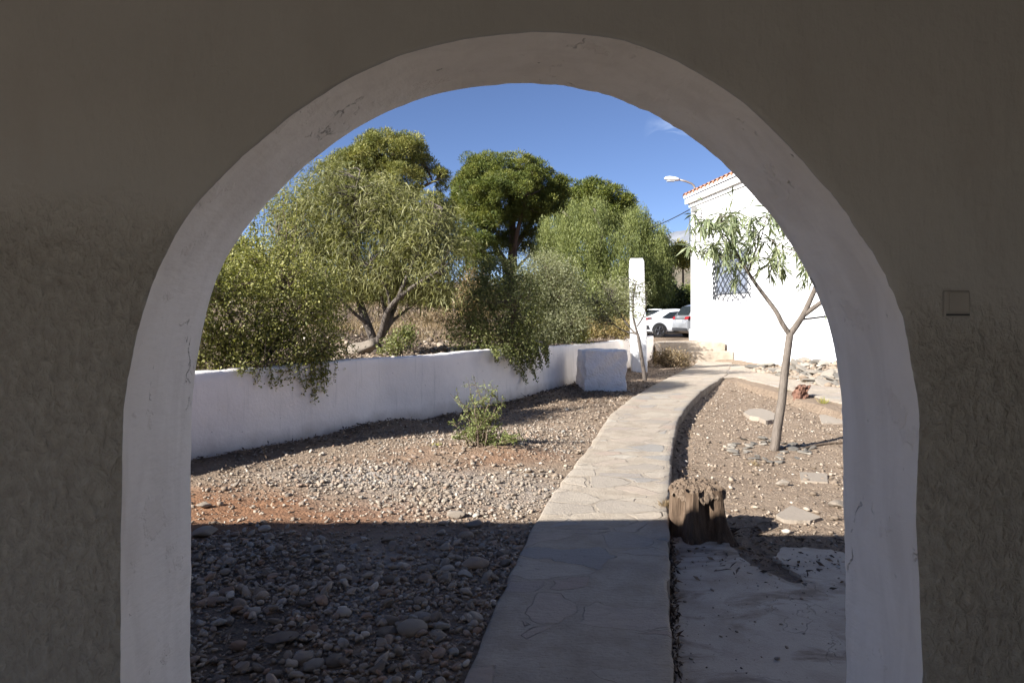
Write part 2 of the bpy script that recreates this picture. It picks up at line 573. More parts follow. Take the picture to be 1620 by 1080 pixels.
# ------------------------------------------------------------------ layout of the ground
WALL = np.array([(-9.0, -0.6), (-6.4, 3.2), (-5.0, 5.25), (-3.5, 7.45), (-3.06, 8.07), (-2.55, 8.9), (-1.9, 10.05), (-0.92, 11.45), (0.25, 13.6),
                 (1.70, 16.7), (3.45, 21.0), (5.25, 25.7), (5.45, 26.3)])
WALL_EXT = np.vstack([WALL, [(8.0, 33.0), (30, 90)]])


def seg_sd(x, y, poly):
    """signed distance to a polyline: positive on its left hand side"""
    x = np.asarray(x, float); y = np.asarray(y, float)
    best = np.full(x.shape, 1e9); sg = np.ones(x.shape)
    for (ax, ay), (bx, by) in zip(poly[:-1], poly[1:]):
        dx, dy = bx - ax, by - ay
        t = np.clip(((x - ax) * dx + (y - ay) * dy) / (dx * dx + dy * dy), 0, 1)
        d = np.hypot(x - ax - t * dx, y - ay - t * dy)
        s = np.sign(dx * (y - ay) - dy * (x - ax))
        m = d < best
        best = np.where(m, d, best); sg = np.where(m, s, sg)
    return best * sg


PZ = 0.03
PL = np.array([G(x, y, PZ)[:2] for x, y in [(728, 1080), (790, 946), (846, 826), (873, 783), (900, 745), (935, 700), (965, 655), (1000, 628), (1040, 605), (1076, 588), (1098, 577), (1104, 571)]])
PR = np.array([G(x, y, PZ)[:2] for x, y in [(1062, 1080), (1059, 950), (1056, 830), (1058, 780), (1060, 740), (1066, 690), (1074, 660), (1086, 642), (1110, 618), (1130, 605), (1150, 592), (1158, 573)]])
PL = np.vstack([[(-0.23, 1.95)], PL])
PR = np.vstack([[(0.60, 1.95)], PR])


def path_lx(y): return np.interp(y, PL[:, 1], PL[:, 0])
def path_rx(y): return np.interp(y, PR[:, 1], PR[:, 0])


BU = np.array([G(x, y, PZ - .01)[:2] for x, y in [(1108, 574), (1160, 575), (1215, 584), (1275, 598), (1340, 613), (1420, 634), (1560, 676)]])
BL = np.array([G(x, y, PZ - .01)[:2] for x, y in [(1140, 597), (1165, 596), (1200, 604), (1240, 614), (1290, 627), (1345, 641), (1420, 662), (1560, 712)]])
BR_MID = (BU + BL[[0, 1, 2, 4, 5, 6, 7]]) / 2

HC = np.array((8.02, 30.6)); HU = np.array((1.51, -10.7)); HU = HU / np.linalg.norm(HU); HN = np.array((-HU[1], HU[0])) * -1
HN = HN if HN[0] < 0 else -HN      # outward normal of the lit wall, towards the path


def ground_h(x, y):
    x = np.asarray(x, float); y = np.asarray(y, float)
    d = seg_sd(x, y, WALL_EXT)
    yy = np.clip(y, 2, 26)
    # garden, left and right of the path
    g = 0.0 + 0.05 * fbm(x * 0.5 + 3, y * 0.5, 3) + 0.025 * fbm(x * 2.2, y * 2.2, 9) + 0.012 * fbm(x * 9, y * 9, 21, 3)
    g = g + 0.10 * np.exp(-((d + 0.25) / 0.28) ** 2) * (0.6 + vnoise(x * 1.5, y * 1.5, 5))
    g = g + 0.07 * np.exp(-(((x + 0.35) / 0.8) ** 2 + ((y - 8.4) / 0.8) ** 2))
    xl = path_lx(yy); xr = path_rx(yy)
    near_l = np.exp(-(np.maximum(xl - x, 0) / 0.35) ** 2)
    g = g * (1 - 0.7 * near_l) - 0.005 * near_l
    right = sstep(-0.02, 0.22, x - xr + 0.08)
    bed = -0.15 + 0.045 * fbm(x * 0.6, y * 0.6, 13) + 0.02 * fbm(x * 2.5, y * 2.5, 15) + 0.012 * fbm(x * 9, y * 9, 22, 3)
    # the bed climbs to the branch path and the house
    bl_y = np.interp(x, BL[::-1][:, 0], BL[::-1][:, 1]) if BL[0, 0] > BL[-1, 0] else np.interp(x, BL[:, 0], BL[:, 1])
    bed = bed + 0.13 * sstep(bl_y - 2.8, bl_y + 0.4, y)
    slabarea = sstep(5.6, 5.1, y) * sstep(0.0, 0.1, x - xr)
    bed = bed * (1 - slabarea) + slabarea * (-0.132 + 0.008 * fbm(x * 4, y * 4, 18))
    under = sstep(0.0, 0.15, x - xl) * sstep(0.0, -0.15, x - xr - 0.1)
    g = g * (1 - right) + bed * right - 0.12 * under * (1 - right)
    # under the porch
    g = np.where(y < 1.9, np.minimum(g, -0.12), g)
    # car park behind the steps, and the house plot
    park = sstep(27.7, 28.3, y)
    parkz = 0.62 + 0.0015 * np.clip(y - 28, 0, 60) + 0.012 * fbm(x, y, 30)
    g = g * (1 - park) + parkz * park
    # raised terrace on the left
    ter = 0.93 + 0.06 * fbm(x * 0.7, y * 0.7, 41) + 0.03 * fbm(x * 3, y * 3, 43)
    ter = ter + 0.35 * sstep(3.0, 5.5, d) + 0.75 * sstep(6.5, 9.5, d + 0.6 * fbm(x * 0.3, y * 0.3, 44)) + 0.25 * sstep(12, 22, d)
    ter = ter - 0.25 * sstep(24, 27, y) * sstep(5, 1.5, d)
    blend = sstep(27.2, 31.5, y + np.clip(-d, -3, 3) * 0.3)
    t = sstep(0.02, 0.16, d) * (1 - blend) + sstep(-1.0, 6.0, d) * blend
    h = g * (1 - t) + ter * t
    far = sstep(60, 160, np.hypot(x, y))
    return h * (1 - far) + 0.8 * far


def ground_h1(x, y):
    return float(ground_h(np.array([x]), np.array([y]))[0])


def build_ground():
    xs = np.concatenate([-np.geomspace(7.0, 6000, 60)[::-1], np.arange(-6.95, 6.5, 0.055), np.arange(6.5, 12, 0.25), np.geomspace(12, 6000, 46)])
    ys = np.concatenate([-np.geomspace(1.0, 6000, 30)[::-1], np.arange(-0.8, 2.0, 0.2), np.arange(2.0, 11, 0.05), np.arange(11, 28.4, 0.1), np.geomspace(28.5, 6000, 90)])
    X, Y = np.meshgrid(xs, ys)
    Z = ground_h(X, Y)
    nx, ny = len(xs), len(ys)
    idx = np.arange(nx * ny).reshape(ny, nx)
    f = np.stack([idx[:-1, :-1], idx[:-1, 1:], idx[1:, 1:], idx[1:, :-1]], -1).reshape(-1, 4)
    d = seg_sd(X, Y, WALL_EXT)
    nn = fbm(X * 1.3, Y * 1.3, 51)
    e = lambda cx, cy, rx, ry: np.exp(-(((X - cx) / rx) ** 2 + ((Y - cy) / ry) ** 2) ** 2)
    red = 1.4 * e(-1.95, 5.6, 1.5, 0.55) + 0.7 * e(-2.6, 6.1, 0.8, 0.5) + 0.55 * e(-0.4, 7.9, 1.0, 0.6) + 0.35 * e(-1.2, 7.3, 0.9, 0.5)
    red = np.clip(red * (0.85 + 0.9 * nn), 0, 1)
    pale = np.clip((e(-0.6, 6.3, 1.2, 0.8) * 0.45 + e(-1.6, 7.0, 0.9, 0.35) * 0.6 + e(-1.2, 3.9, 1.9, 1.2) * 0.35 + 1.3 * e(-0.84, 3.78, 0.16, 0.22) + 0.8 * e(-0.85, 4.5, 0.3, 0.3)) * (0.7 + nn), 0, 1)
    lit = np.exp(-(np.maximum(-d - 0.15, 0) / 0.42) ** 2) * (d < 0) * np.clip(0.75 + 1.3 * nn, 0, 1)
    lit = np.maximum(lit, np.clip(np.exp(-(((X - 0.9) / 1.9) ** 2 + ((Y - 14.6) / 2.2) ** 2)) * (0.55 + 1.5 * nn), 0, 1) * 0.8)
    lit = np.maximum(lit, np.exp(-(((X - 1.75) / 0.75) ** 2 + ((Y - 5.15) / 0.5) ** 2)) * np.clip(0.5 + 1.4 * nn, 0, 1) * 0.9)
    lit = np.maximum(lit, e(1.28, 6.4, 0.2, 1.5) * 0.7)
    lit = np.maximum(lit, (d > 0.1) * (d < 7) * np.clip(0.35 + 1.3 * nn, 0, 0.8))
    lit = np.maximum(lit, e(-1.6, 3.6, 1.6, 1.6) * np.clip(0.5 + nn, 0, 0.7))
    lit = np.clip(lit, 0, 1)
    o = mesh_np("ground", np.stack([X, Y, Z], -1).reshape(-1, 3), f, M_ground, smooth=True,
                attrs={"red": red.reshape(-1), "litter": lit.reshape(-1), "pale": pale.reshape(-1)})
    tag(o, "dry brown garden soil spreading between the walls", "ground", kind="structure")


build_ground()


def resample(poly, n):
    poly = np.asarray(poly, float)
    s = np.concatenate([[0], np.cumsum(np.linalg.norm(np.diff(poly, axis=0), axis=1))])
    t = np.linspace(0, s[-1], n)
    return np.stack([np.interp(t, s, poly[:, k]) for k in range(poly.shape[1])], -1)


def smooth_poly(poly, n, it=3):
    q = resample(poly, n)
    for _ in range(it):
        q[1:-1] = q[1:-1] * 0.5 + (q[:-2] + q[2:]) * 0.25
    return q


def strip(name, A, B, ztop, zbot, mat, m=14, wob=0.012, seed=1):
    """a slab between two edge lines with rough rims and thickness"""
    n = len(A)
    A = A.copy(); B = B.copy()
    A += np.stack([vnoise(A[:, 1] * 5, A[:, 0] * 5, seed), vnoise(A[:, 1] * 5, A[:, 0] * 5, seed + 1)], -1) * wob * 4
    sB = np.concatenate([[0], np.cumsum(np.linalg.norm(np.diff(B, axis=0), axis=1))])
    stp = np.floor(sB * 2.6 + vnoise(sB * 3, sB * 0, 3))
    B[:, 0] += wob * 3.2 * (_hash(stp.astype(np.int64), stp.astype(np.int64) * 0, seed + 2) - 0.5) + wob * 1.6 * vnoise(sB * 14, sB * 0, seed + 4)
    rows = []
    t = np.concatenate([[0], np.linspace(0.02, 0.98, m - 2), [1]])
    for i in range(n):
        q = A[i][None] * (1 - t[:, None]) + B[i][None] * t[:, None]
        z = ztop + 0.012 * fbm(q[:, 0] * 1.5, q[:, 1] * 1.5, seed + 5) + 0.004 * fbm(q[:, 0] * 12, q[:, 1] * 12, seed + 7)
        z[0] -= 0.012; z[-1] -= 0.014
        top = np.concatenate([q, z[:, None]], 1)
        bot0 = np.array([[A[i][0], A[i][1], zbot]]); bot1 = np.array([[B[i][0], B[i][1], zbot]])
        rows.append(np.vstack([bot0, top, bot1]))
    V = np.array(rows)
    k = V.shape[1]
    idx = np.arange(n * k).reshape(n, k)
    f = np.stack([idx[:-1, :-1], idx[:-1, 1:], idx[1:, 1:], idx[1:, :-1]], -1).reshape(-1, 4)
    return mesh_np(name, V.reshape(-1, 3), f, mat)


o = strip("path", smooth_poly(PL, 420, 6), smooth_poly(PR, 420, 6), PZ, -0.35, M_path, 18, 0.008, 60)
tag(o, "long crazy-paved stone path running from the arch to the steps", "path", kind="structure")
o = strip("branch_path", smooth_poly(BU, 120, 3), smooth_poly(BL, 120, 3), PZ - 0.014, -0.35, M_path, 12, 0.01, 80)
tag(o, "paved branch path turning right in front of the white house", "path", kind="structure")

# concrete slab in the shade at the right
cs = [G(x, y, -0.1)[:2] for x, y in [(1066, 1085), (1064, 960), (1063, 850), (1105, 846), (1150, 853), (1172, 880), (1208, 902), (1250, 918), (1275, 925), (1262, 905), (1225, 880), (1240, 864), (1300, 866), (1370, 880), (1500, 900)]]
cs = [(0.62, 1.95)] + cs + [(5.5, 4.6), (5.5, 1.95)]


def slab_from_outline(name, pts, ztop, zbot, mat, step=0.06, jitter=0.012):
    pts = resample(np.vstack([pts, pts[:1]]), int(np.sum(np.linalg.norm(np.diff(np.vstack([pts, pts[:1]]), axis=0), axis=1)) / step))[:-1]
    pts = pts + rng.normal(0, jitter, pts.shape) * 0.5
    bm = bmesh.new()
    vs = [bm.verts.new((x, y, ztop)) for x, y in pts]
    f = bm.faces.new(vs)
    r = bmesh.ops.extrude_face_region(bm, geom=[f])
    for v in [g for g in r['geom'] if isinstance(g, bmesh.types.BMVert)]:
        v.co.z = zbot
    bmesh.ops.recalc_face_normals(bm, faces=bm.faces)
    bmesh.ops.triangulate(bm, faces=[q for q in bm.faces if len(q.verts) > 4])
    me = bpy.data.meshes.new(name); bm.to_mesh(me); bm.free()
    me.materials.append(mat)
    return link(name, me)


o = slab_from_outline("concrete_pavement", np.array(cs), -0.105, -0.3, M_conc, 0.035, 0.022)
tag(o, "worn grey concrete slab with broken edge beside the path", "pavement", kind="structure")

# steps up to the car park
st = empty("stone_steps", (6.9, 27.2, 0), "two broad beige stone steps climbing to the car park", "steps")
MB().box((6.93, 27.7, 0.14), (2.94, 1.6, 1.0)).build("upper_step", M_step, st, bevel=0.02)
MB().box((7.02, 26.65, 0.03), (3.1, 0.48, 0.56)).build("lower_step", M_step, st, bevel=0.02)

# ------------------------------------------------------------------ the porch with the arch
NEARY, FARY = 1.70, 2.085
near_px = [(190, 1420), (190, 1080), (191, 940), (190, 850), (194, 760), (193, 650), (200, 605), (209, 560), (222, 505), (240, 450), (262, 400), (291, 347), (330, 300), (380, 250), (428, 208), (480, 170), (540, 131), (600, 100), (660, 78), (720, 64), (800, 54), (880, 50), (940, 55), (1000, 66), (1055, 87), (1100, 111), (1150, 143), (1200, 181), (1242, 223), (1282, 270), (1313, 304), (1340, 341), (1372, 386), (1400, 430), (1420, 468), (1434, 510), (1441, 560), (1448, 610), (1459, 655), (1452, 700), (1451, 760), (1448, 830), (1454, 900), (1457, 1000), (1460, 1080), (1460, 1420)]
far_px = [(302, 1240), (302, 1080), (301, 980), (303, 880), (302, 780), (302, 700), (303, 640), (307, 600), (313, 560), (321, 515), (331, 470), (343, 436), (358, 405), (378, 373), (402, 342), (428, 313), (458, 284), (490, 256), (530, 224), (565, 201), (602, 181), (650, 160), (700, 146), (760, 135), (830, 132), (880, 134), (930, 140), (975, 154), (1020, 174), (1062, 196), (1100, 220), (1132, 246), (1160, 274), (1185, 300), (1212, 331), (1238, 364), (1262, 401), (1282, 440), (1301, 482), (1313, 515), (1322, 550), (1328, 600), (1332, 640), (1334, 700), (1333, 740), (1335, 800), (1337, 900), (1338, 1000), (1339, 1080), (1339, 1240)]


def arch_edge(px, Y, n, seed, amp):
    q = np.array([P(x, y, Y) for x, y in px])[:, [0, 2]]
    q = resample(q, n)
    for _ in range(36):
        q[1:-1] = q[1:-1] * 0.5 + (q[:-2] + q[2:]) * 0.25
    s = np.arange(n)
    en = 0.4 + 1.2 * np.clip(vnoise(s * 0.03, s * 0, seed + 8) + 0.4, 0, 1)
    q[:, 0] += amp * 0.75 * en * (vnoise(s * 0.11, s * 0, seed) + 0.7 * vnoise(s * 0.45, s * 0, seed + 1) + 0.4 * vnoise(s * 1.1, s * 0, seed + 4))
    q[:, 1] += amp * 0.75 * en * (vnoise(s * 0.11, s * 0, seed + 2) + 0.7 * vnoise(s * 0.45, s * 0, seed + 3) + 0.4 * vnoise(s * 1.1, s * 0, seed + 5))
    q[0, 1] = q[-1, 1] = -0.2
    return q


def build_porch():
    root = empty("arched_porch", (0, NEARY, 0), "shaded plastered porch wall with a wide round arch framing the garden", "porch")
    n = 420
    ne = arch_edge(near_px, NEARY, n, 5, 0.0055)
    fe = arch_edge(far_px, FARY, n, 15, 0.0042)
    # reveal: rounded front arris, then the curved soffit
    prof = [(0.0, 0.0), (0.012, 0.03), (0.06, 0.07), (0.2, 0.21), (0.35, 0.36), (0.5, 0.5), (0.65, 0.65), (0.8, 0.8), (0.93, 0.93), (0.985, 0.975), (1.0, 1.0)]
    V = []
    for a, b in prof:
        def soft(e, k):
            e = e.copy()
            for _ in range(k): e[1:-1] = e[1:-1] * 0.5 + (e[:-2] + e[2:]) * 0.25
            return e
        kk_ = int(30 * min(1, 8 * min(a, 1 - a)))
        q = soft(ne, kk_) * (1 - a) + soft(fe, kk_) * a
        yy = NEARY + (FARY - NEARY) * b
        wv = 0.006 * (vnoise(np.arange(n) * 0.12, np.full(n, b * 4), 77)) * (0 < b < 1)
        V.append(np.stack([q[:, 0] * (1 + wv), np.full(n, yy), q[:, 1] * (1 + 0 * wv)], -1))
    V = np.array(V); k = len(prof)
    idx = np.arange(k * n).reshape(k, n)
    f = np.stack([idx[:-1, :-1], idx[1:, :-1], idx[1:, 1:], idx[:-1, 1:]], -1).reshape(-1, 4)
    mesh_np("arch_reveal", V.reshape(-1, 3), f, M_reveal, root, smooth=True)
    # wall: inner and outer faces around the opening
    X0, X1, ZT = -9.0, 7.0, 2.76

    def border(q):
        out = []
        for x, z in q:
            ang = math.atan2(z - 1.0, x)
            if z < 0.4 and x < 0: out.append((X0, z)); continue
            if z < 0.4 and x > 0: out.append((X1, z)); continue
            dx, dz = math.cos(ang), math.sin(ang)
            s = 1e9
            if dx > 0: s = min(s, X1 / dx)
            if dx < 0: s = min(s, X0 / dx)
            if dz > 0: s = min(s, (ZT - 1.0) / dz)
            out.append((dx * s, 1.0 + dz * s))
        return np.array(out)
    for q, Y, flip in ((ne, NEARY, 0), (fe, FARY, 1)):
        vs = []; fs = []; base = 0
        bd = border(q)
        tt = [0, 0.004, 0.02, 0.06, 0.12, 0.2, 0.3, 0.45, 0.65, 1.0]
        VV = []
        for i, t in enumerate(tt):
            r = q * (1 - t) + bd * t
            yo = 0.0 if i == 0 else (-0.006 if not flip else 0.006)
            VV.append(np.stack([r[:, 0], np.full(n, Y + yo), r[:, 1]], -1))
        VV = np.array(VV)
        kk = len(tt)
        ix = np.arange(kk * n).reshape(kk, n) + base
        fs.append(np.stack([ix[:-1, :-1], ix[:-1, 1:], ix[1:, 1:], ix[1:, :-1]], -1).reshape(-1, 4))
        vs.append(VV.reshape(-1, 3)); base += kk * n
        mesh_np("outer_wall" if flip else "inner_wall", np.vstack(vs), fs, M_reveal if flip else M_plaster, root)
    # the roof slab with a slightly wavy eave, ceiling, back wall, ends, floor
    m = MB()
    nx = 140
    xs = np.linspace(-9.6, 7.6, nx)
    ed = 2.435 + 0.02 * vnoise(xs * 2.0, xs * 0, 4) + 0.018 * np.abs(np.sin(xs * PI / 0.24))
    vt = [(x, e, 2.9) for x, e in zip(xs, ed)] + [(x, -2.9, 2.9) for x in xs]
    vb = [(x, e, 2.765) for x, e in zip(xs, ed)] + [(x, -2.9, 2.765) for x in xs]
    fcs = []
    for i in range(nx - 1):
        fcs += [[i, i + 1, nx + i + 1, nx + i], [2 * nx + i, 3 * nx + i, 3 * nx + i + 1, 2 * nx + i + 1], [i, 2 * nx + i, 2 * nx + i + 1, i + 1]]
        fcs += [[nx + i, nx + i + 1, 3 * nx + i + 1, 3 * nx + i]]
    fcs += [[0, nx, 3 * nx, 2 * nx], [nx - 1, 3 * nx - 1, 4 * nx - 1, 2 * nx - 1]]
    m.add(vt + vb, fcs)
    m.build("roof", M_int, root)
    MB().box((-7.4, -2.62, 1.3), (3.2, 0.2, 2.92)).build("back_wall", M_int, root)
    MB().box((3.6, -2.62, 1.3), (6.8, 0.2, 2.92)).build("back_wall", M_int, root)
    MB().box((-2.8, -2.62, 2.46), (6.0, 0.2, 0.60)).build("added_lintel", M_int, root)  # over an unseen opening added in the back wall to brighten the porch
    MB().box((-1.0, -0.5, -0.11), (16.0, 4.3, 0.2)).build("floor", M_floor, root)
    MB().box((-9.12, -0.3, 1.3), (0.2, 4.8, 2.9)).build("end_wall", M_int, root)
    MB().box((7.12, -0.3, 1.3), (0.2, 4.8, 2.9)).build("end_wall", M_int, root)
    return root


M_int = mat_simple("porch_inner_plaster", (0.58, 0.56, 0.53), 0.9, var=0.06, scale=3, bump=0.004)
M_floor = mat_simple("porch_floor_tile", (0.42, 0.40, 0.37), 0.7, var=0.15, scale=3)
build_porch()

# light switch on the right of the arch
sx, _, sz = P(1509, 481, NEARY)
sw = empty("light_switch", (sx, NEARY - 0.012, sz), "plain square light switch plate on the plaster right of the arch", "light switch")
MB().box((sx, NEARY - 0.009, sz), (0.064, 0.010, 0.066)).build("plate", mat_simple("switch_plastic", (0.30, 0.28, 0.25), 0.6), sw, bevel=0.003)
MB().box((sx + 0.003, NEARY - 0.0155, sz + 0.006), (0.048, 0.004, 0.046)).build("rocker", mat_simple("switch_rocker", (0.30, 0.28, 0.25), 0.5), sw, bevel=0.0012)
MB().box((sx, NEARY - 0.0155, sz - 0.0265), (0.056, 0.004, 0.004)).build("slot", M_iron, sw)


# ------------------------------------------------------------------ garden wall
def build_garden_wall():
    q = smooth_poly(WALL, 380, 3)
    n = len(q)
    d = np.gradient(q, axis=0); d /= np.linalg.norm(d, axis=1)[:, None]
    nr = np.stack([d[:, 1], -d[:, 0]], -1)           # to the garden side
    s = np.arange(n)
    top = 0.985 + 0.03 * vnoise(s * 0.06, s * 0, 3) + 0.015 * vnoise(s * 0.4, s * 0, 4) + np.interp(q[:, 1], [7, 12, 16.5, 21, 26], [0, 0.05, -0.02, -0.06, -0.08])
    rows = []
    zs = [0.0, 0.15, 0.3, 0.45, 0.6, 0.75, 0.88, 0.965]
    for z in zs:
        off = 0.012 * fbm(s * 0.08, np.full(n, z * 4), 8)
        batter = 0.02 * (1 - z)
        p = q + nr * (0.0 + off + batter)[:, None]
        rows.append(np.stack([p[:, 0], p[:, 1], -0.3 * (z == 0) + z * top], -1))
    for o_, zz in ((-0.012, 0.995), (-0.05, 1.0), (-0.18, 1.0), (-0.235, 0.985), (-0.25, 0.95)):
        rough = 0.014 * vnoise(s * 0.9, np.full(n, o_ * 40), 12)
        p = q + nr * o_
        rows.append(np.stack([p[:, 0], p[:, 1], zz * top + rough], -1))
    p = q + nr * -0.25
    rows.append(np.stack([p[:, 0], p[:, 1], np.full(n, -0.3)], -1))
    V = np.array(rows); k = len(rows)
    idx = np.arange(k * n).reshape(k, n)
    f = np.stack([idx[:-1, :-1], idx[:-1, 1:], idx[1:, 1:], idx[1:, :-1]], -1).reshape(-1, 4)
    o = mesh_np("garden_wall", V.reshape(-1, 3), [f], M_garden_wall, smooth=False)
    bm = bmesh.new(); bm.from_mesh(o.data)
    bm.verts.ensure_lookup_table()
    bm.faces.new([bm.verts[i] for i in idx[:, -1]])
    bm.faces.new([bm.verts[i] for i in idx[:, 0][::-1]])
    bmesh.ops.recalc_face_normals(bm, faces=bm.faces)
    bm.to_mesh(o.data); bm.free()
    o.data.polygons.foreach_set("use_smooth", np.ones(len(o.data.polygons), dtype=bool))
    tag(o, "long curving low white garden wall holding up the planted terrace", "wall")
    # low return beside the steps
    r = MB()
    r.prism([(5.47, 26.35, -0.3), (5.47, 26.35, 0.62), (5.47, 26.0, 0.5), (5.47, 25.3, 0.12), (5.47, 25.3, -0.3)], (0.14, 0, 0))
    o = r.build("step_cheek", M_conc, bevel=0.01)
    tag(o, "small sloping grey cheek wall at the left end of the steps", "cheek wall")


build_garden_wall()


# ------------------------------------------------------------------ white post and white block
def rough_block(name, mat, c, sx_, sy_, h, taper=0.0, rz=0.0, cuts=10, amp=0.02, lean=(0, 0), chamfer=0.03, seed=0, rounding=1.0):
    bm = bmesh.new()
    bmesh.ops.create_cube(bm, size=1.0)
    bmesh.ops.bevel(bm, geom=list(bm.edges), offset=chamfer, segments=2, profile=0.6, affect='EDGES')
    bmesh.ops.subdivide_edges(bm, edges=list(bm.edges), cuts=cuts, use_grid_fill=True)
    cs_, sn = math.cos(rz), math.sin(rz)
    co = np.array([v.co for v in bm.verts])
    nz1 = fbm(co[:, 0] * 3 + co[:, 2] * 4.3, co[:, 1] * 4 - co[:, 2] * 3.7, seed, 6)
    nz2 = fbm(co[:, 0] * 3.1 - co[:, 2] * 3.3, co[:, 1] * 3 + co[:, 2] * 2.1, seed + 9, 5)
    for i, v in enumerate(bm.verts):
        x, y, z = v.co
        k = 1 - taper * (z + 0.5)
        x = x * sx_ * k + amp * nz1[i]; y = y * sy_ * k + amp * nz2[i]
        zz = (z + 0.5) * h + amp * 0.5 * nz1[i]
        x += lean[0] * (z + 0.5); y += lean[1] * (z + 0.5)
        v.co = (c[0] + x * cs_ - y * sn, c[1] + x * sn + y * cs_, c[2] + zz)
    me = bpy.data.meshes.new(name); bm.to_mesh(me); bm.free()
    me.materials.append(mat)
    return link(name, me)


px_, py_, _ = P(1009.5, 583, 20.4)
o = rough_block("gate_post", M_post, (px_ + 0.03, py_, -0.1), 0.47, 0.42, 1.6 + (HOR - 409) / F * py_ + 0.1, 0.06, R(-8), 9, 0.03, (-0.07, 0), 0.10, 3)
tag(o, "tall slim white painted post with chamfered top beside the path", "post")


def build_block():
    x, y, _ = G(956, 619, 0.0)
    M_blk = make_white_wall_mat("block_limewash", (0.87, 0.81, 0.75), 0.4, None, 0.05)
    o = rough_block("white_block", M_blk, (x - 0.02, y + 0.45, -0.06), 0.96, 0.85, 0.95, 0.04, R(7), 18, 0.06, (0.03, 0), 0.018, 11)
    tag(o, "rough whitewashed stone block standing in front of the low wall", "stone block")


build_block()


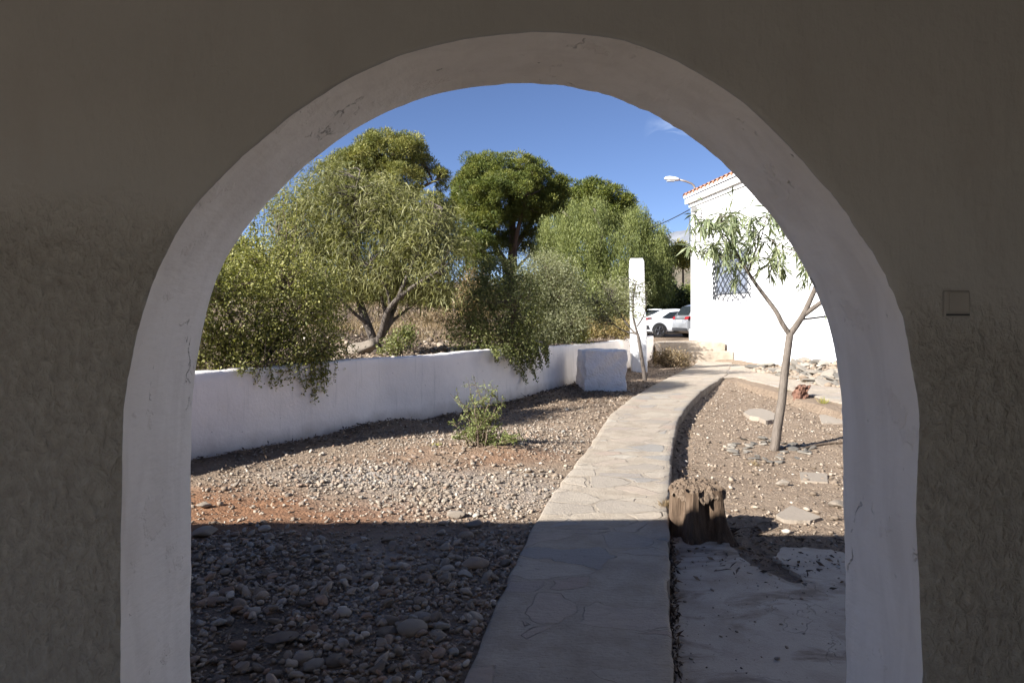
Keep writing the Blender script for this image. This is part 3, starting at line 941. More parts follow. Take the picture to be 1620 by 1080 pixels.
# ------------------------------------------------------------------ the white house
def build_house():
    root = empty("white_house", (HC[0], HC[1], 0), "large white rendered house with a tiled eave at the right of the path", "house")
    ez = 7.07
    L, D = 15.0, 8.0
    inn = -HN

    def W(a, b, z):        # a along the lit wall from the far corner, b inwards
        p = HC + HU * a + inn * b
        return (p[0], p[1], z)
    m = MB()
    zt = ez - 0.35
    m.add([W(0, 0, -0.5), W(L, 0, -0.5), W(L, D, -0.5), W(0, D, -0.5), W(0, 0, zt), W(L, 0, zt), W(L, D, zt), W(0, D, zt)],
          [[0, 1, 5, 4], [1, 2, 6, 5], [2, 3, 7, 6], [3, 0, 4, 7], [4, 5, 6, 7]])
    m.build("wall", M_house, root)
    # plinth
    m = MB()
    m.add([W(-0.06, -0.06, -0.5), W(1.2, -0.06, -0.5), W(1.2, 0.3, -0.5), W(-0.06, 0.3, -0.5), W(-0.06, -0.06, 1.1), W(1.2, -0.06, 1.1), W(1.2, 0.3, 1.1), W(-0.06, 0.3, 1.1)],
          [[0, 1, 5, 4], [1, 2, 6, 5], [2, 3, 7, 6], [3, 0, 4, 7], [4, 5, 6, 7]])
    m.build("plinth", M_house, root)
    # two-step cornice
    m = MB()
    for o_, z0, z1 in ((0.07, ez - 0.52, ez - 0.36), (0.20, ez - 0.357, ez - 0.10)):
        m.add([W(-o_, -o_, z0), W(L + o_, -o_, z0), W(L + o_, D + o_, z0), W(-o_, D + o_, z0), W(-o_, -o_, z1), W(L + o_, -o_, z1), W(L + o_, D + o_, z1), W(-o_, D + o_, z1)],
              [[0, 1, 5, 4], [1, 2, 6, 5], [2, 3, 7, 6], [3, 0, 4, 7], [4, 5, 6, 7], [3, 2, 1, 0]])
    m.build("cornice", M_house, root)
    # roof slope of barrel tiles, ridge parallel to the lit wall
    na = int((L + 0.4) / 0.40)
    m = MB()
    run = D / 2 + 0.25
    rise = 0.42 * run
    rr = 0.155
    for side in (0, 1):
        for i in range(na):
            a = -0.22 + 0.40 * i + 0.16
            rows = 10
            vs = []; fs = []
            for j in range(rows + 1):
                for e in (0, 1):
                    tj = (j + (0.0 if e == 0 else 0.999)) / (rows + 1)
                    b = -0.30 + run * tj
                    z = ez - 0.06 + rise * tj + (0.03 if e == 0 else 0.0)
                    if side: b = D - b
                    for kk in range(7):
                        an = PI * kk / 6
                        vs.append(W(a + math.cos(an) * (rr + (0.012 if e == 0 else 0)), b, z + math.sin(an) * rr * 0.95))
            nn = len(vs) // 7
            for j in range(nn - 1):
                for kk in range(6):
                    fs.append([j * 7 + kk, j * 7 + kk + 1, (j + 1) * 7 + kk + 1, (j + 1) * 7 + kk])
            m.add(vs, fs)
        b0, b1 = (-0.22, run - 0.25) if not side else (D + 0.22, D - run + 0.25)
        m.add([W(-0.2, b0, ez - 0.085), W(L + 0.2, b0, ez - 0.085), W(L + 0.2, b1, ez - 0.075 + rise), W(-0.2, b1, ez - 0.075 + rise)], [[0, 1, 2, 3]])
    m.add([W(0, 0, ez - 0.12), W(0, D, ez - 0.12), W(0, D / 2, ez - 0.1 + rise)], [[0, 1, 2]])
    m.build("roof", M_tile, root)
    m = MB()
    aa = np.linspace(-0.2, L + 0.2, int((L + 0.4) / 0.4) * 8 + 1)
    hh = [ez - 0.065 + 0.10 * abs(math.sin(PI * (q + 0.22 - 0.16 + 0.2) / 0.4)) ** 0.7 for q in aa]
    k = len(aa)
    m.add([W(q, -0.262, ez - 0.099) for q in aa] + [W(q, -0.262, h) for q, h in zip(aa, hh)] + [W(q, -0.1, h) for q, h in zip(aa, hh)],
          [[i, i + 1, k + i + 1, k + i] for i in range(k - 1)] + [[k + i, k + i + 1, 2 * k + i + 1, 2 * k + i] for i in range(k - 1)])
    m.build("eave_mortar", M_house, root)
    # window in the lit wall with bellied iron grille
    a0, a1, z0, z1 = 2.7, 5.3, 2.55, 4.2
    f = MB()
    for (c0, c1, y0, y1) in ((a0, a1, z0, z0 + 0.09), (a0, a1, z1 - 0.09, z1), (a0, a0 + 0.09, z0 + 0.09, z1 - 0.09), (a1 - 0.09, a1, z0 + 0.09, z1 - 0.09), ((a0 + a1) / 2 - 0.05, (a0 + a1) / 2 + 0.05, z0 + 0.09, z1 - 0.09)):
        f.add([W(c0, 0.02, y0), W(c1, 0.02, y0), W(c1, 0.02, y1), W(c0, 0.02, y1), W(c0, -0.05, y0), W(c1, -0.05, y0), W(c1, -0.05, y1), W(c0, -0.05, y1)],
              [[4, 5, 6, 7], [0, 1, 5, 4], [1, 2, 6, 5], [2, 3, 7, 6], [3, 0, 4, 7]])
    win = f.build("window", mat_simple("window_frame_paint", (0.17, 0.18, 0.20), 0.6), root)
    g = MB()
    g.add([W(a0 + 0.08, -0.022, z0 + 0.08), W(a1 - 0.08, -0.022, z0 + 0.08), W(a1 - 0.08, -0.022, z1 - 0.08), W(a0 + 0.08, -0.022, z1 - 0.08)], [[0, 1, 2, 3]])
    g.build("pane", mat_simple("window_glass", (0.20, 0.22, 0.27), 0.12, spec=0.6), win)
    b = MB()
    g0, g1, h0, h1, out = a0 - 0.15, a1 + 0.25, z0 - 0.22, z1 + 0.1, 0.38
    nu, nv = 7, 5

    def gp(u, v):          # u, v in 0..1 across the grille, bulging away from the wall
        return W(g0 + (g1 - g0) * u, -out * min(1, 0.35 + 2.0 * min(u, 1 - u) + 0.0), h0 + (h1 - h0) * v)
    du, dv = 1 / nu, 1 / nv
    for i in range(nu):
        for j in range(nv):
            u, v = i * du, j * dv
            c = [gp(u, v + dv / 2), gp(u + du / 2, v), gp(u + du, v + dv / 2), gp(u + du / 2, v + dv)]
            for k in range(4):
                b.tube([c[k], c[(k + 1) % 4]], 0.02, 4, False)
    for u in (0, 1):        # returns to the wall
        for j in range(nv):
            v = j * dv
            p0 = gp(u, v + dv / 2)
            q0 = W(g0 + (g1 - g0) * u, -0.005, h0 + (h1 - h0) * v)
            q1 = W(g0 + (g1 - g0) * u, -0.005, h0 + (h1 - h0) * (v + dv))
            b.tube([p0, q0], 0.02, 4, False); b.tube([p0, q1], 0.02, 4, False)
    for z in (h0 + (h1 - h0) * 0.5 * dv, h1 - (h1 - h0) * 0.5 * dv):
        pts = [W(g0, -0.005, z)] + [gp(u, (z - h0) / (h1 - h0)) for u in np.linspace(0, 1, 9)] + [W(g1, -0.005, z)]
        b.tube(pts, 0.015, 4, False)
    b.build("window_grille", M_iron, root)
    # conduit, junction box and facade cables near the corner
    c = MB()
    c.tube([W(0.55, -0.06, ez - 0.62), W(0.55, -0.06, 4.95), W(1.15, -0.06, 4.95), W(1.15, -0.06, ez - 0.62)], 0.04, 6)
    c.build("conduit", mat_simple("grey_conduit", (0.40, 0.39, 0.38), 0.6), root)
    c = MB()
    c.add([W(0.35, -0.14, ez - 0.80), W(0.75, -0.14, ez - 0.80), W(0.75, -0.02, ez - 0.80), W(0.35, -0.02, ez - 0.80), W(0.35, -0.14, ez - 0.60), W(0.75, -0.14, ez - 0.60), W(0.75, -0.02, ez - 0.60), W(0.35, -0.02, ez - 0.60)],
          [[0, 1, 5, 4], [1, 2, 6, 5], [2, 3, 7, 6], [3, 0, 4, 7], [4, 5, 6, 7], [3, 2, 1, 0]])
    c.build("junction_box", mat_simple("box_plastic", (0.22, 0.21, 0.20), 0.6), root, bevel=0.02)
    c = MB()
    for z0_, sag in ((ez - 0.80, 0.10), (ez - 0.92, 0.16)):
        for a_ in (0.7, 6.2, ):
            pts = [W(a_ + t * 5.5, -0.05, z0_ - 0.02 * a_ / 5 - sag * 4 * t * (1 - t) * 0.4) for t in np.linspace(0, 1, 9)]
            c.tube(pts, 0.011, 4, False)
    c.build("facade_cable", mat_simple("grey_cable", (0.3, 0.3, 0.3), 0.6), root)
    # overhead cable to a far pole
    a = np.array(W(0.2, -0.15, ez - 0.65)); bpt = np.array(P(905, 352, 62))
    pts = [a * (1 - t) + bpt * t - np.array((0, 0, 1.0)) * 4 * t * (1 - t) * 1.2 for t in np.linspace(0, 1, 24)]
    o = MB().tube(pts, 0.022, 5).build("overhead_cable", M_cable)
    tag(o, "thin dark overhead cable running from the house eave behind the trees", "cable")


build_house()


def build_lamp():
    Y = 31.6
    base = P(1101, 470, Y)
    root = empty("street_lamp", (base[0], Y, 0.62), "street lamp with white head on a curved arm rising behind the tiled eave", "street lamp")
    top = P(1100, 306, Y)
    MB().tube([(base[0], Y, 0.55), (base[0], Y, 4), (top[0], Y, top[2])], [0.08, 0.07, 0.055], 10).build("pole", M_metal, root, True)
    arm = [P(1100, 306, Y), P(1099.5, 299, Y), P(1098, 294, Y), P(1094, 290.5, Y), P(1085, 287, Y), P(1073, 284, Y)]
    MB().tube(arm, 0.045, 8).build("arm", mat_simple("weathered_arm_steel", (0.33, 0.28, 0.24), 0.6, 0.5), root, True)
    # lamp head: a tapering lofted cowl
    hx0, hz0 = P(1075, 284.5, Y)[0], P(1075, 284.5, Y)[2]
    hx1 = P(1051, 284, Y)[0]
    hd = MB()
    vs = []; fs = []
    st_ = [(0.0, 0.06, 0.05), (0.08, 0.10, 0.09), (0.3, 0.13, 0.12), (0.65, 0.15, 0.13), (0.9, 0.11, 0.09), (1.0, 0.04, 0.03)]
    for t, wy, wz in st_:
        x = hx0 + (hx1 - hx0) * t
        z = hz0 + 0.06 * t
        for k in range(10):
            an = 2 * PI * k / 10
            zz = math.sin(an) * wz
            if zz < -wz * 0.55: zz = -wz * 0.55
            vs.append((x, Y + math.cos(an) * wy, z + zz))
    for i in range(len(st_) - 1):
        for k in range(10):
            fs.append([i * 10 + k, i * 10 + (k + 1) % 10, (i + 1) * 10 + (k + 1) % 10, (i + 1) * 10 + k])
    fs += [list(range(10)), [50 + k for k in range(10)]]
    hd.add(vs, fs)
    h = hd.build("lamp_head", mat_simple("lamp_white_enamel", (0.78, 0.78, 0.76), 0.4), root, True)
    xm = (hx0 + hx1) / 2 - 0.05
    MB().box((xm, Y, hz0 - 0.06), (0.36, 0.2, 0.04)).build("diffuser", mat_simple("lamp_glass", (0.55, 0.56, 0.55), 0.2), h, bevel=0.012)


build_lamp()


# ------------------------------------------------------------------ stones
def ico(sub):
    bm = bmesh.new()
    bmesh.ops.create_icosphere(bm, subdivisions=sub, radius=1.0)
    bm.verts.ensure_lookup_table()
    V = np.array([v.co for v in bm.verts]); Fc = np.array([[v.index for v in f.verts] for f in bm.faces])
    bm.free()
    return V, Fc


ICO = {1: ico(1), 2: ico(2), 3: ico(3)}


def stone_shape(sub, seed, angular=0.0, flat=0.6):
    V, Fc = ICO[sub]
    V = V.copy()
    r = np.random.default_rng(seed)
    # clip by random planes for flat facets
    for _ in range(int(4 + 10 * angular)):
        nrm = r.normal(size=3); nrm /= np.linalg.norm(nrm)
        dcut = r.uniform(0.48, 0.86) if angular > 0.3 else r.uniform(0.82, 0.97)
        s = V @ nrm
        V = V - np.outer(np.maximum(s - dcut, 0) * (0.97 if angular > 0.3 else 0.6), nrm)
    nzv = 1 + 0.16 * vnoise(V[:, 0] * 1.7 + seed, V[:, 1] * 1.7 + V[:, 2] * 1.3, seed) + 0.08 * vnoise(V[:, 0] * 5, V[:, 1] * 5 + V[:, 2] * 4, seed + 3)
    V = V * nzv[:, None]
    V *= np.array((1.0, r.uniform(0.62, 0.95), flat * r.uniform(0.75, 1.2)))
    return V, Fc


def scatter_stones(name, pts, size, sub, nvar, angular, flat, sink, mat, seed, z=None):
    r = np.random.default_rng(seed)
    n = len(pts)
    VV = []; FF = []; TT = []; base = 0
    zs = ground_h(pts[:, 0], pts[:, 1]) if z is None else z
    shapes = [stone_shape(sub, seed + 31 * i, angular, flat) for i in range(nvar)]
    which = r.integers(0, nvar, n)
    for k in range(nvar):
        sel = np.where(which == k)[0]
        if not len(sel): continue
        V, Fc = shapes[k]
        a = r.uniform(0, 2 * PI, len(sel)); tx = r.normal(0, 0.22, len(sel)); ty = r.normal(0, 0.22, len(sel))
        sc_ = size[sel][:, None]
        Q = V[None] * sc_[:, :, None]
        # tilt then spin
        X, Yv, Z = Q[..., 0], Q[..., 1], Q[..., 2]
        Z2 = Z + X * np.tan(tx)[:, None] + Yv * np.tan(ty)[:, None]
        ca, sa = np.cos(a)[:, None], np.sin(a)[:, None]
        X2 = X * ca - Yv * sa; Y2 = X * sa + Yv * ca
        X2 = X2 + pts[sel, 0][:, None]; Y2 = Y2 + pts[sel, 1][:, None]
        Z2 = Z2 + (zs[sel] + size[sel] * flat * (1 - sink))[:, None]
        VV.append(np.stack([X2, Y2, Z2], -1).reshape(-1, 3))
        off = base + np.arange(len(sel)) * len(V)
        FF.append((Fc[None] + off[:, None, None]).reshape(-1, 3))
        TT.append(np.repeat(r.uniform(0, 1, len(sel)), len(Fc)))
        base += len(sel) * len(V)
    return mesh_np(name, np.vstack(VV), [np.vstack(FF)], mat, tone=np.concatenate(TT), smooth=(angular < 0.5))


def in_garden(x, y, mg=0.02):
    d = seg_sd(x, y, WALL_EXT)
    return (d < -0.06) & (x < path_lx(np.clip(y, 2, 26)) - mg)


def in_bed(x, y, mg=0.06):
    bl_y = np.interp(x, BL[:, 0], BL[:, 1]) if BL[0, 0] < BL[-1, 0] else np.interp(x, BL[::-1, 0], BL[::-1, 1])
    return (x > path_rx(np.clip(y, 2, 26)) + mg) & (y < bl_y - 0.1)


def dens_pts(n, x0, x1, y0, y1, fn, r):
    x = r.uniform(x0, x1, n); y = r.uniform(y0, y1, n)
    k = r.uniform(0, 1, n) < fn(x, y)
    return np.stack([x[k], y[k]], -1)


def build_gravel():
    r = np.random.default_rng(101)
    el = lambda x, y, cx, cy, rx, ry: np.exp(-(((x - cx) / rx) ** 2 + ((y - cy) / ry) ** 2))
    shade = lambda x, y: sstep(5.35, 4.7, y) * np.clip(0.8 + 1.1 * fbm(x * 1.5, y * 1.5, 71) + 0.25 * sstep(-1.2, 0.3, x), 0.1, 1)
    sunny = lambda x, y: np.clip(el(x, y, -0.4, 6.15, 0.95, 0.7) * 0.6 + el(x, y, -1.7, 7.0, 1.0, 0.45) * 0.6 + el(x, y, -0.1, 9.2, 1.4, 1.0) * 0.35 + 0.07, 0, 1) * (0.5 + 1.0 * (fbm(x * 1.6, y * 1.6, 73) + 0.3))
    red = lambda x, y: 1 - 0.9 * el(x, y, -1.95, 5.6, 1.45, 0.5)
    f1 = lambda x, y: in_garden(x, y) * np.clip(np.maximum(shade(x, y), sunny(x, y)), 0, 1) * red(x, y)
    p = dens_pts(90000, -4.6, 1.2, 2.2, 11.0, f1, r)
    scatter_size = np.clip(r.lognormal(math.log(0.012), 0.42, len(p)), 0.005, 0.034)
    o = scatter_stones("gravel", p, scatter_size, 1, 14, 0.5, 0.62, 0.35, M_gravel, 201)
    tag(o, "loose grey and tan gravel strewn over the left bed", "gravel", kind="stuff")
    f2 = lambda x, y: in_garden(x, y) * np.clip(shade(x, y) * 0.95 + sunny(x, y) * 0.42, 0, 1) * red(x, y)
    p = dens_pts(13500, -4.2, 1.0, 2.2, 9.5, f2, r)
    s = np.clip(r.lognormal(math.log(0.020), 0.46, len(p)), 0.011, 0.05) * np.where(p[:, 1] < 4.2, 1.0, 0.85)
    o = scatter_stones("coarse_gravel", p, s, 2, 24, 0.8, 0.6, 0.22, M_gravel, 303)
    tag(o, "coarse rounded stones mixed through the gravel bed", "gravel", kind="stuff")
    # far part of the left bed and the right bed: crumbs of stone
    f3 = lambda x, y: (in_garden(x, y) | in_bed(x, y)) * (0.45 + 0.9 * np.clip(fbm(x * 0.9, y * 0.9, 75) + 0.1, 0, 1))
    p = dens_pts(62000, -3.0, 9.0, 5.2, 24.0, f3, r)
    s = np.clip(r.lognormal(math.log(0.013), 0.5, len(p)), 0.006, 0.05)
    o = scatter_stones("stone_crumbs", p, s, 1, 12, 0.6, 0.5, 0.35, M_crumb, 405)
    tag(o, "scattered small stone crumbs on the dry soil", "gravel", kind="stuff")


build_gravel()


def slab_grit():
    r = np.random.default_rng(188)
    fn = lambda x, y: (x > path_rx(np.clip(y, 2, 26)) + 0.03) * (0.30 + 0.9 * np.exp(-(((x - 1.9) / 0.6) ** 2 + ((y - 4.9) / 0.45) ** 2)) + 0.35 * np.exp(-((x - path_rx(np.clip(y, 2, 26)) - 0.06) / 0.06) ** 2))
    p = dens_pts(2600, 0.6, 3.2, 2.4, 5.4, fn, r)
    sz = np.clip(r.lognormal(math.log(0.005), 0.6, len(p)), 0.002, 0.02)
    o = scatter_stones("slab_grit", p, sz, 1, 10, 0.5, 0.5, 0.3, M_gravel, 707, z=np.full(len(p), -0.107))
    tag(o, "grit and small stones lying on the concrete slab", "gravel", kind="stuff")


slab_grit()


def terrace_debris():
    r = np.random.default_rng(177)
    fn = lambda x, y: (seg_sd(x, y, WALL_EXT) > 0.3) * (0.35 + 0.8 * np.clip(fbm(x * 0.8, y * 0.8, 78) + 0.2, 0, 1))
    p = dens_pts(22000, -9, 3, 9, 30, fn, r)
    sz = np.clip(r.lognormal(math.log(0.028), 0.6, len(p)), 0.012, 0.16)
    o = scatter_stones("terrace_rubble", p, sz, 1, 12, 0.6, 0.5, 0.3, M_crumb, 606)
    tag(o, "loose stones scattered over the raised terrace soil", "gravel", kind="stuff")
    fn = lambda x, y: (seg_sd(x, y, WALL_EXT) > 3.5) * sstep(0.0, 0.35, fbm(x * 0.5, y * 0.5, 79) + 0.25)
    p = dens_pts(30000, -16, 4, 16, 42, fn, r)
    return p


TG = terrace_debris()


def stone_obj(name, mesh, loc, rz, sc, label, group=None, cat="stone", tilt=(0, 0)):
    o = bpy.data.objects.new(name, mesh)
    COL.objects.link(o)
    o.location = loc
    o.rotation_euler = (tilt[0], tilt[1], rz)
    o.scale = (sc, sc, sc) if not hasattr(sc, '__len__') else sc
    return tag(o, label, cat, group)


def stone_mesh(seed, angular, flat, mat=None, sub=3, smooth=True):
    V, Fc = stone_shape(sub, seed, angular, flat)
    me = bpy.data.meshes.new("stone")
    me.from_pydata([tuple(v) for v in V], [], [list(map(int, f)) for f in Fc])
    me.update()
    if smooth:
        me.polygons.foreach_set("use_smooth", np.ones(len(me.polygons), dtype=bool))
    me.materials.append(mat or M_stone)
    return me


ROUND = [stone_mesh(900 + i, 0.08, 0.55) for i in range(12)]
ANG = [stone_mesh(950 + i, 0.6, 0.5) for i in range(10)]
FLAT = [stone_mesh(990 + i, 0.9, 0.22, M_rubble) for i in range(8)]
BROKEN = [stone_mesh(970 + i, 0.9, 0.45, M_rubble) for i in range(8)]


def poisson(n, sampler, mind, r):
    out = []
    tries = 0
    while len(out) < n and tries < n * 60:
        tries += 1
        q = sampler(r)
        if q is None: continue
        if all((q[0] - a[0]) ** 2 + (q[1] - a[1]) ** 2 > mind ** 2 for a in out):
            out.append(q)
    return out


def build_pebbles():
    r = np.random.default_rng(55)

    def shade_s(r):
        x = r.uniform(-2.4, 0.8); y = 2.5 + (r.uniform(0, 1) ** 1.5) * 2.6
        return (x, y) if in_garden(np.array([x]), np.array([y]), 0.05)[0] else None
    for i, (x, y) in enumerate(poisson(115, shade_s, 0.11, r)):
        s = r.uniform(0.028, 0.058) * (1.12 if x > path_lx(y) - 0.55 else 1)
        me = ROUND[i % 12] if r.uniform() < 0.3 else ANG[i % 10]
        stone_obj("pebble", me, (x, y, ground_h1(x, y) + s * 0.30), r.uniform(0, 6.28), s, "rounded grey stone lying in the shaded gravel left of the path", "stones in the shaded gravel", "stone", (r.normal(0, 0.15), r.normal(0, 0.15)))

    def sun_s(r):
        x = r.normal(-0.6, 0.75); y = r.normal(6.3, 0.75)
        return (x, y) if y > 5.35 and in_garden(np.array([x]), np.array([y]), 0.05)[0] else None
    for i, (x, y) in enumerate(poisson(70, sun_s, 0.09, r)):
        s = r.uniform(0.02, 0.042)
        stone_obj("pebble", (ANG + ROUND)[i % 22], (x, y, ground_h1(x, y) + s * 0.26), r.uniform(0, 6.28), s, "pale sunlit stone in the gravel patch beyond the shadow edge", "stones in the sunlit gravel", "stone", (r.normal(0, 0.15), r.normal(0, 0.15)))
    # singled out stones
    big = lambda px, py, z, sz, me, label, rz=0.0, nm="stone": (lambda q: stone_obj(nm, me, (q[0], q[1], ground_h1(q[0], q[1]) + sz * 0.28), rz, sz, label))(G(px, py, z))
    big(652, 1000, 0, 0.078, ROUND[3], "big smooth oval grey cobble, largest in the shaded gravel", 0.4, "cobble")
    big(497, 1060, 0, 0.055, ROUND[5], "pale rounded cobble at the bottom of the shaded gravel", 1.0, "cobble")
    big(442, 1018, 0, 0.095, stone_mesh(777, 0.5, 0.3), "flat dark grey slate lying in the lower shaded gravel", 0.6, "slate")
    big(752, 898, 0, 0.09, ROUND[7], "long smooth grey cobble beside the shaded path edge", 0.1, "cobble")
    big(748, 832, 0, 0.075, stone_mesh(781, 0.6, 0.45, M_slab), "pale beige stone sitting right on the porch shadow edge", 0.2)
    big(722, 817, 0, 0.095, stone_mesh(783, 0.7, 0.32, M_slab), "long flat beige stone just above the porch shadow edge", 0.05)
    big(325, 803, 0, 0.08, stone_mesh(785, 0.6, 0.35, M_slab), "pale flat stone on red soil beside the left jamb", 0.3)
    big(325, 845, 0, 0.10, stone_mesh(787, 0.5, 0.4), "brown flat stone at the shadow edge beside the left jamb", 0.3)
    big(848, 621, 0, 0.28, stone_mesh(789, 0.3, 0.45), "brown rounded rock half buried at the foot of the garden wall", 0.2, "rock")
    x, y, _ = P(574, 562, 12.2)
    stone_obj("stone", stone_mesh(791, 0.7, 0.7, M_slab), (x, y, ground_h1(x, y) + 0.1), 0.4, (0.27, 0.2, 0.27), "pale triangular stone on top of the garden wall", None)
    big(1238, 767, -.15, 0.085, stone_mesh(793, 0.6, 0.4, M_slab), "whitish pointed stone lying alone on the right bed", -0.1)
    big(1327, 803, -.15, 0.09, stone_mesh(795, 0.6, 0.45, M_slab), "white stone at the right jamb in the sunlit bed", 0.2)
    
    # thin paving slabs left on the bed
    for pts, lab, th in (([(1176, 655), (1186, 650), (1203, 649), (1216, 652), (1226, 657), (1224, 667), (1212, 669), (1200, 663), (1186, 661)], "large low tan rock slab left of the sapling trunk", 0.07),
                         ([(1228, 818), (1252, 803), (1300, 822), (1282, 828), (1238, 826)], "loose five-sided pale paving slab at the shadow edge on the right bed", 0.028),
                         ([(1265, 745), (1308, 747), (1310, 761), (1267, 758)], "loose rectangular beige paving slab on the right bed", 0.022),
                         ([(1340, 652), (1296, 655), (1300, 668), (1345, 668)], "flat tan slab half buried beside the branch path", 0.02)):
        c = np.array([G(x, y, -0.13)[:2] for x, y in pts])
        z = float(np.median([ground_h1(*q) for q in c]))
        o = slab_from_outline("paving_slab", c, z + th, z - 0.08, M_slab, 0.05, 0.006)
        tag(o, lab, "slab")
    # ring of flat stones at the sapling
    def ring_s(r):
        a = r.uniform(0, 6.28); q = G(1215 + math.cos(a) * r.uniform(25, 72), 712 + math.sin(a) * r.uniform(3, 20), -.15)
        return q[:2]
    for i, (x, y) in enumerate(poisson(42, ring_s, 0.10, r)):
        s = r.uniform(0.05, 0.11)
        stone_obj("flat_stone", FLAT[i % 8], (x, y, ground_h1(x, y) + s * 0.14), r.uniform(0, 6.28), s, "flat grey stone in the ring around the sapling trunk", "flat stones around the sapling", "stone", (r.normal(0, 0.12), r.normal(0, 0.12)))
    # rubble heap against the house
    def pile_s(r):
        px = r.uniform(1190, 1345); py = r.uniform(580, 610)
        up = np.interp(px, [1190, 1240, 1340], [581, 574, 578]); lo = np.interp(px, [1190, 1230, 1290, 1345], [586, 592, 606, 612])
        if not (up < py < lo): return None
        return G(px, py, 0.05)[:2]
    for i, (x, y) in enumerate(poisson(62, pile_s, 0.22, r)):
        s = r.uniform(0.14, 0.36)
        dwall = np.dot(np.array((x, y)) - HC, HN)
        z = ground_h1(x, y) + 0.05 + max(0, 0.40 - 0.22 * dwall) * r.uniform(0.3, 1)
        stone_obj("rubble_stone", FLAT[i % 8] if r.uniform() < 0.7 else BROKEN[i % 8], (x, y, z), r.uniform(0, 6.28), s, "broken flat stone in the rubble heap along the house wall", "rubble stones by the house", "stone", (r.normal(0, 0.25), r.normal(0, 0.25)))
    # fill of small rubble
    p = np.array([q for q in (pile_s(r) for _ in range(2600)) if q is not None])
    s = np.clip(r.lognormal(math.log(0.07), 0.4, len(p)), 0.03, 0.16)
    dw = (p - HC) @ HN
    o = scatter_stones("rubble_fill", p, s, 1, 10, 0.7, 0.4, 0.3, M_crumb, 500, z=ground_h(p[:, 0], p[:, 1]) + np.maximum(0, 0.30 - 0.18 * dw) * r.uniform(0.2, 1, len(p)))
    tag(o, "small broken rubble filling the heap along the house wall", "rubble", kind="stuff")
    # terracotta lump
    q = G(1268, 632, -0.05)
    o = rough_block("terracotta_lump", mat_simple("old_terracotta", (0.17, 0.085, 0.055), 0.9, var=0.4, scale=9, bump=0.02), (q[0], q[1], ground_h1(q[0], q[1]) - 0.05), 0.25, 0.22, 0.29, 0.25, 0.4, 6, 0.12, (0.02, 0), 0.06, 31)
    tag(o, "crumbling terracotta stump of brick beside the branch path", "brick lump")


build_pebbles()


# ------------------------------------------------------------------ tree stump
def build_stump():
    cx, cy, zb, h = 1.46, 5.42, -0.2, 0.47
    root = empty("tree_stump", (cx, cy, zb), "rotten brown tree stump with crumbly top at the path edge", "tree stump")
    n, k = 72, 16
    V = []
    r = np.random.default_rng(9)
    lob = [(r.uniform(0, 6.28), r.uniform(0.02, 0.05), r.integers(2, 7)) for _ in range(5)]
    for j in range(k):
        t = j / (k - 1)
        for i in range(n):
            a = 2 * PI * i / n
            rad = 0.185 + 0.085 * (1 - t) ** 3
            for ph, am, fr in lob:
                rad += am * 0.5 * math.sin(fr * a + ph) * (1.25 - 0.5 * t)
            rad += 0.045 * float(vnoise(a * 3.2, t * 1.3, 3)) + 0.02 * float(vnoise(a * 14, t * 2.5, 5)) + 0.09 * max(0, math.cos(a + 0.9)) ** 3 * (1 - t) ** 2
            if i % 17 == 0: rad -= 0.014
            rim = 0.035 * float(vnoise(a * 3, 0, 8)) + 0.025 * float(vnoise(a * 9, 0, 9))
            z = zb + t * (h + rim)
            V.append((cx + math.cos(a) * rad, cy + math.sin(a) * rad, z))
    f = []
    for j in range(k - 1):
        for i in range(n):
            f.append([j * n + i, j * n + (i + 1) % n, (j + 1) * n + (i + 1) % n, (j + 1) * n + i])
    t = NT("rotten_wood")
    vv = t.coord((1, 1, 0.12))
    nz_ = t.noise(20, 8, 0.7, vv)
    c = t.ramp(nz_, [(0.28, (0.035, 0.023, 0.016)), (0.5, (0.105, 0.07, 0.046)), (0.75, (0.20, 0.14, 0.095))])
    M_rot = t.done(c, 0.95, t.bump(nz_, 0.03), spec=0.15)
    mesh_np("wood", np.array(V), f, M_rot, root)
    # crumbly top: granular mound
    n2 = 80
    V2 = []; idx = {}
    f2 = []
    for i in range(n2):
        for j in range(n2):
            u, v = i / (n2 - 1) * 2 - 1, j / (n2 - 1) * 2 - 1
            rr = math.hypot(u, v)
            m = max(abs(u), abs(v))
            s = m / rr if rr > 0 else 1
            x, y = u * s, v * s
            q = min(1, math.hypot(x, y))
            z = zb + h - 0.012 + 0.05 * (1 - q ** 2) - 0.045 * q ** 12 + 0.045 * float(fbm(x * 3, y * 3, 14)) + 0.03 * float(vnoise(x * 9, y * 9, 15)) + 0.025 * float(vnoise(x * 22, y * 22, 16))
            V2.append((cx + x * 0.212 * (1 + 0.25 * float(vnoise(x * 3, y * 3, 18))), cy + y * 0.212 * (1 + 0.25 * float(vnoise(x * 3, y * 3, 19))), z))
    for i in range(n2 - 1):
        for j in range(n2 - 1):
            a = i * n2 + j
            f2.append([a, a + n2, a + n2 + 1, a + 1])
    tt = NT("wood_dust")
    nn = tt.noise(70, 4, 0.7)
    M_dust = tt.done(tt.ramp(nn, [(0.3, (0.07, 0.046, 0.03)), (0.55, (0.19, 0.135, 0.092)), (0.75, (0.30, 0.225, 0.16))]), 0.95, tt.bump(nn, 0.02))
    mesh_np("crumbled_top", np.array(V2), f2, M_dust, root, smooth=True)
    # bark splinters leaning off the base, right side
    for i in range(7):
        m = MB()
        a = r.uniform(-1.3, 0.3)
        b = np.array((cx + math.cos(a) * 0.24, cy + math.sin(a) * 0.24, zb + 0.08))
        tip = b + np.array((math.cos(a) * r.uniform(0.04, 0.12), math.sin(a) * 0.08, r.uniform(-0.02, 0.07)))
        m.tube([b - np.array((0, 0, 0.06)), (b + tip) / 2 + r.normal(0, 0.008, 3), tip], [0.02, 0.016, 0.003], 5)
        m.build("bark_splinter", M_rot, root)


build_stump()


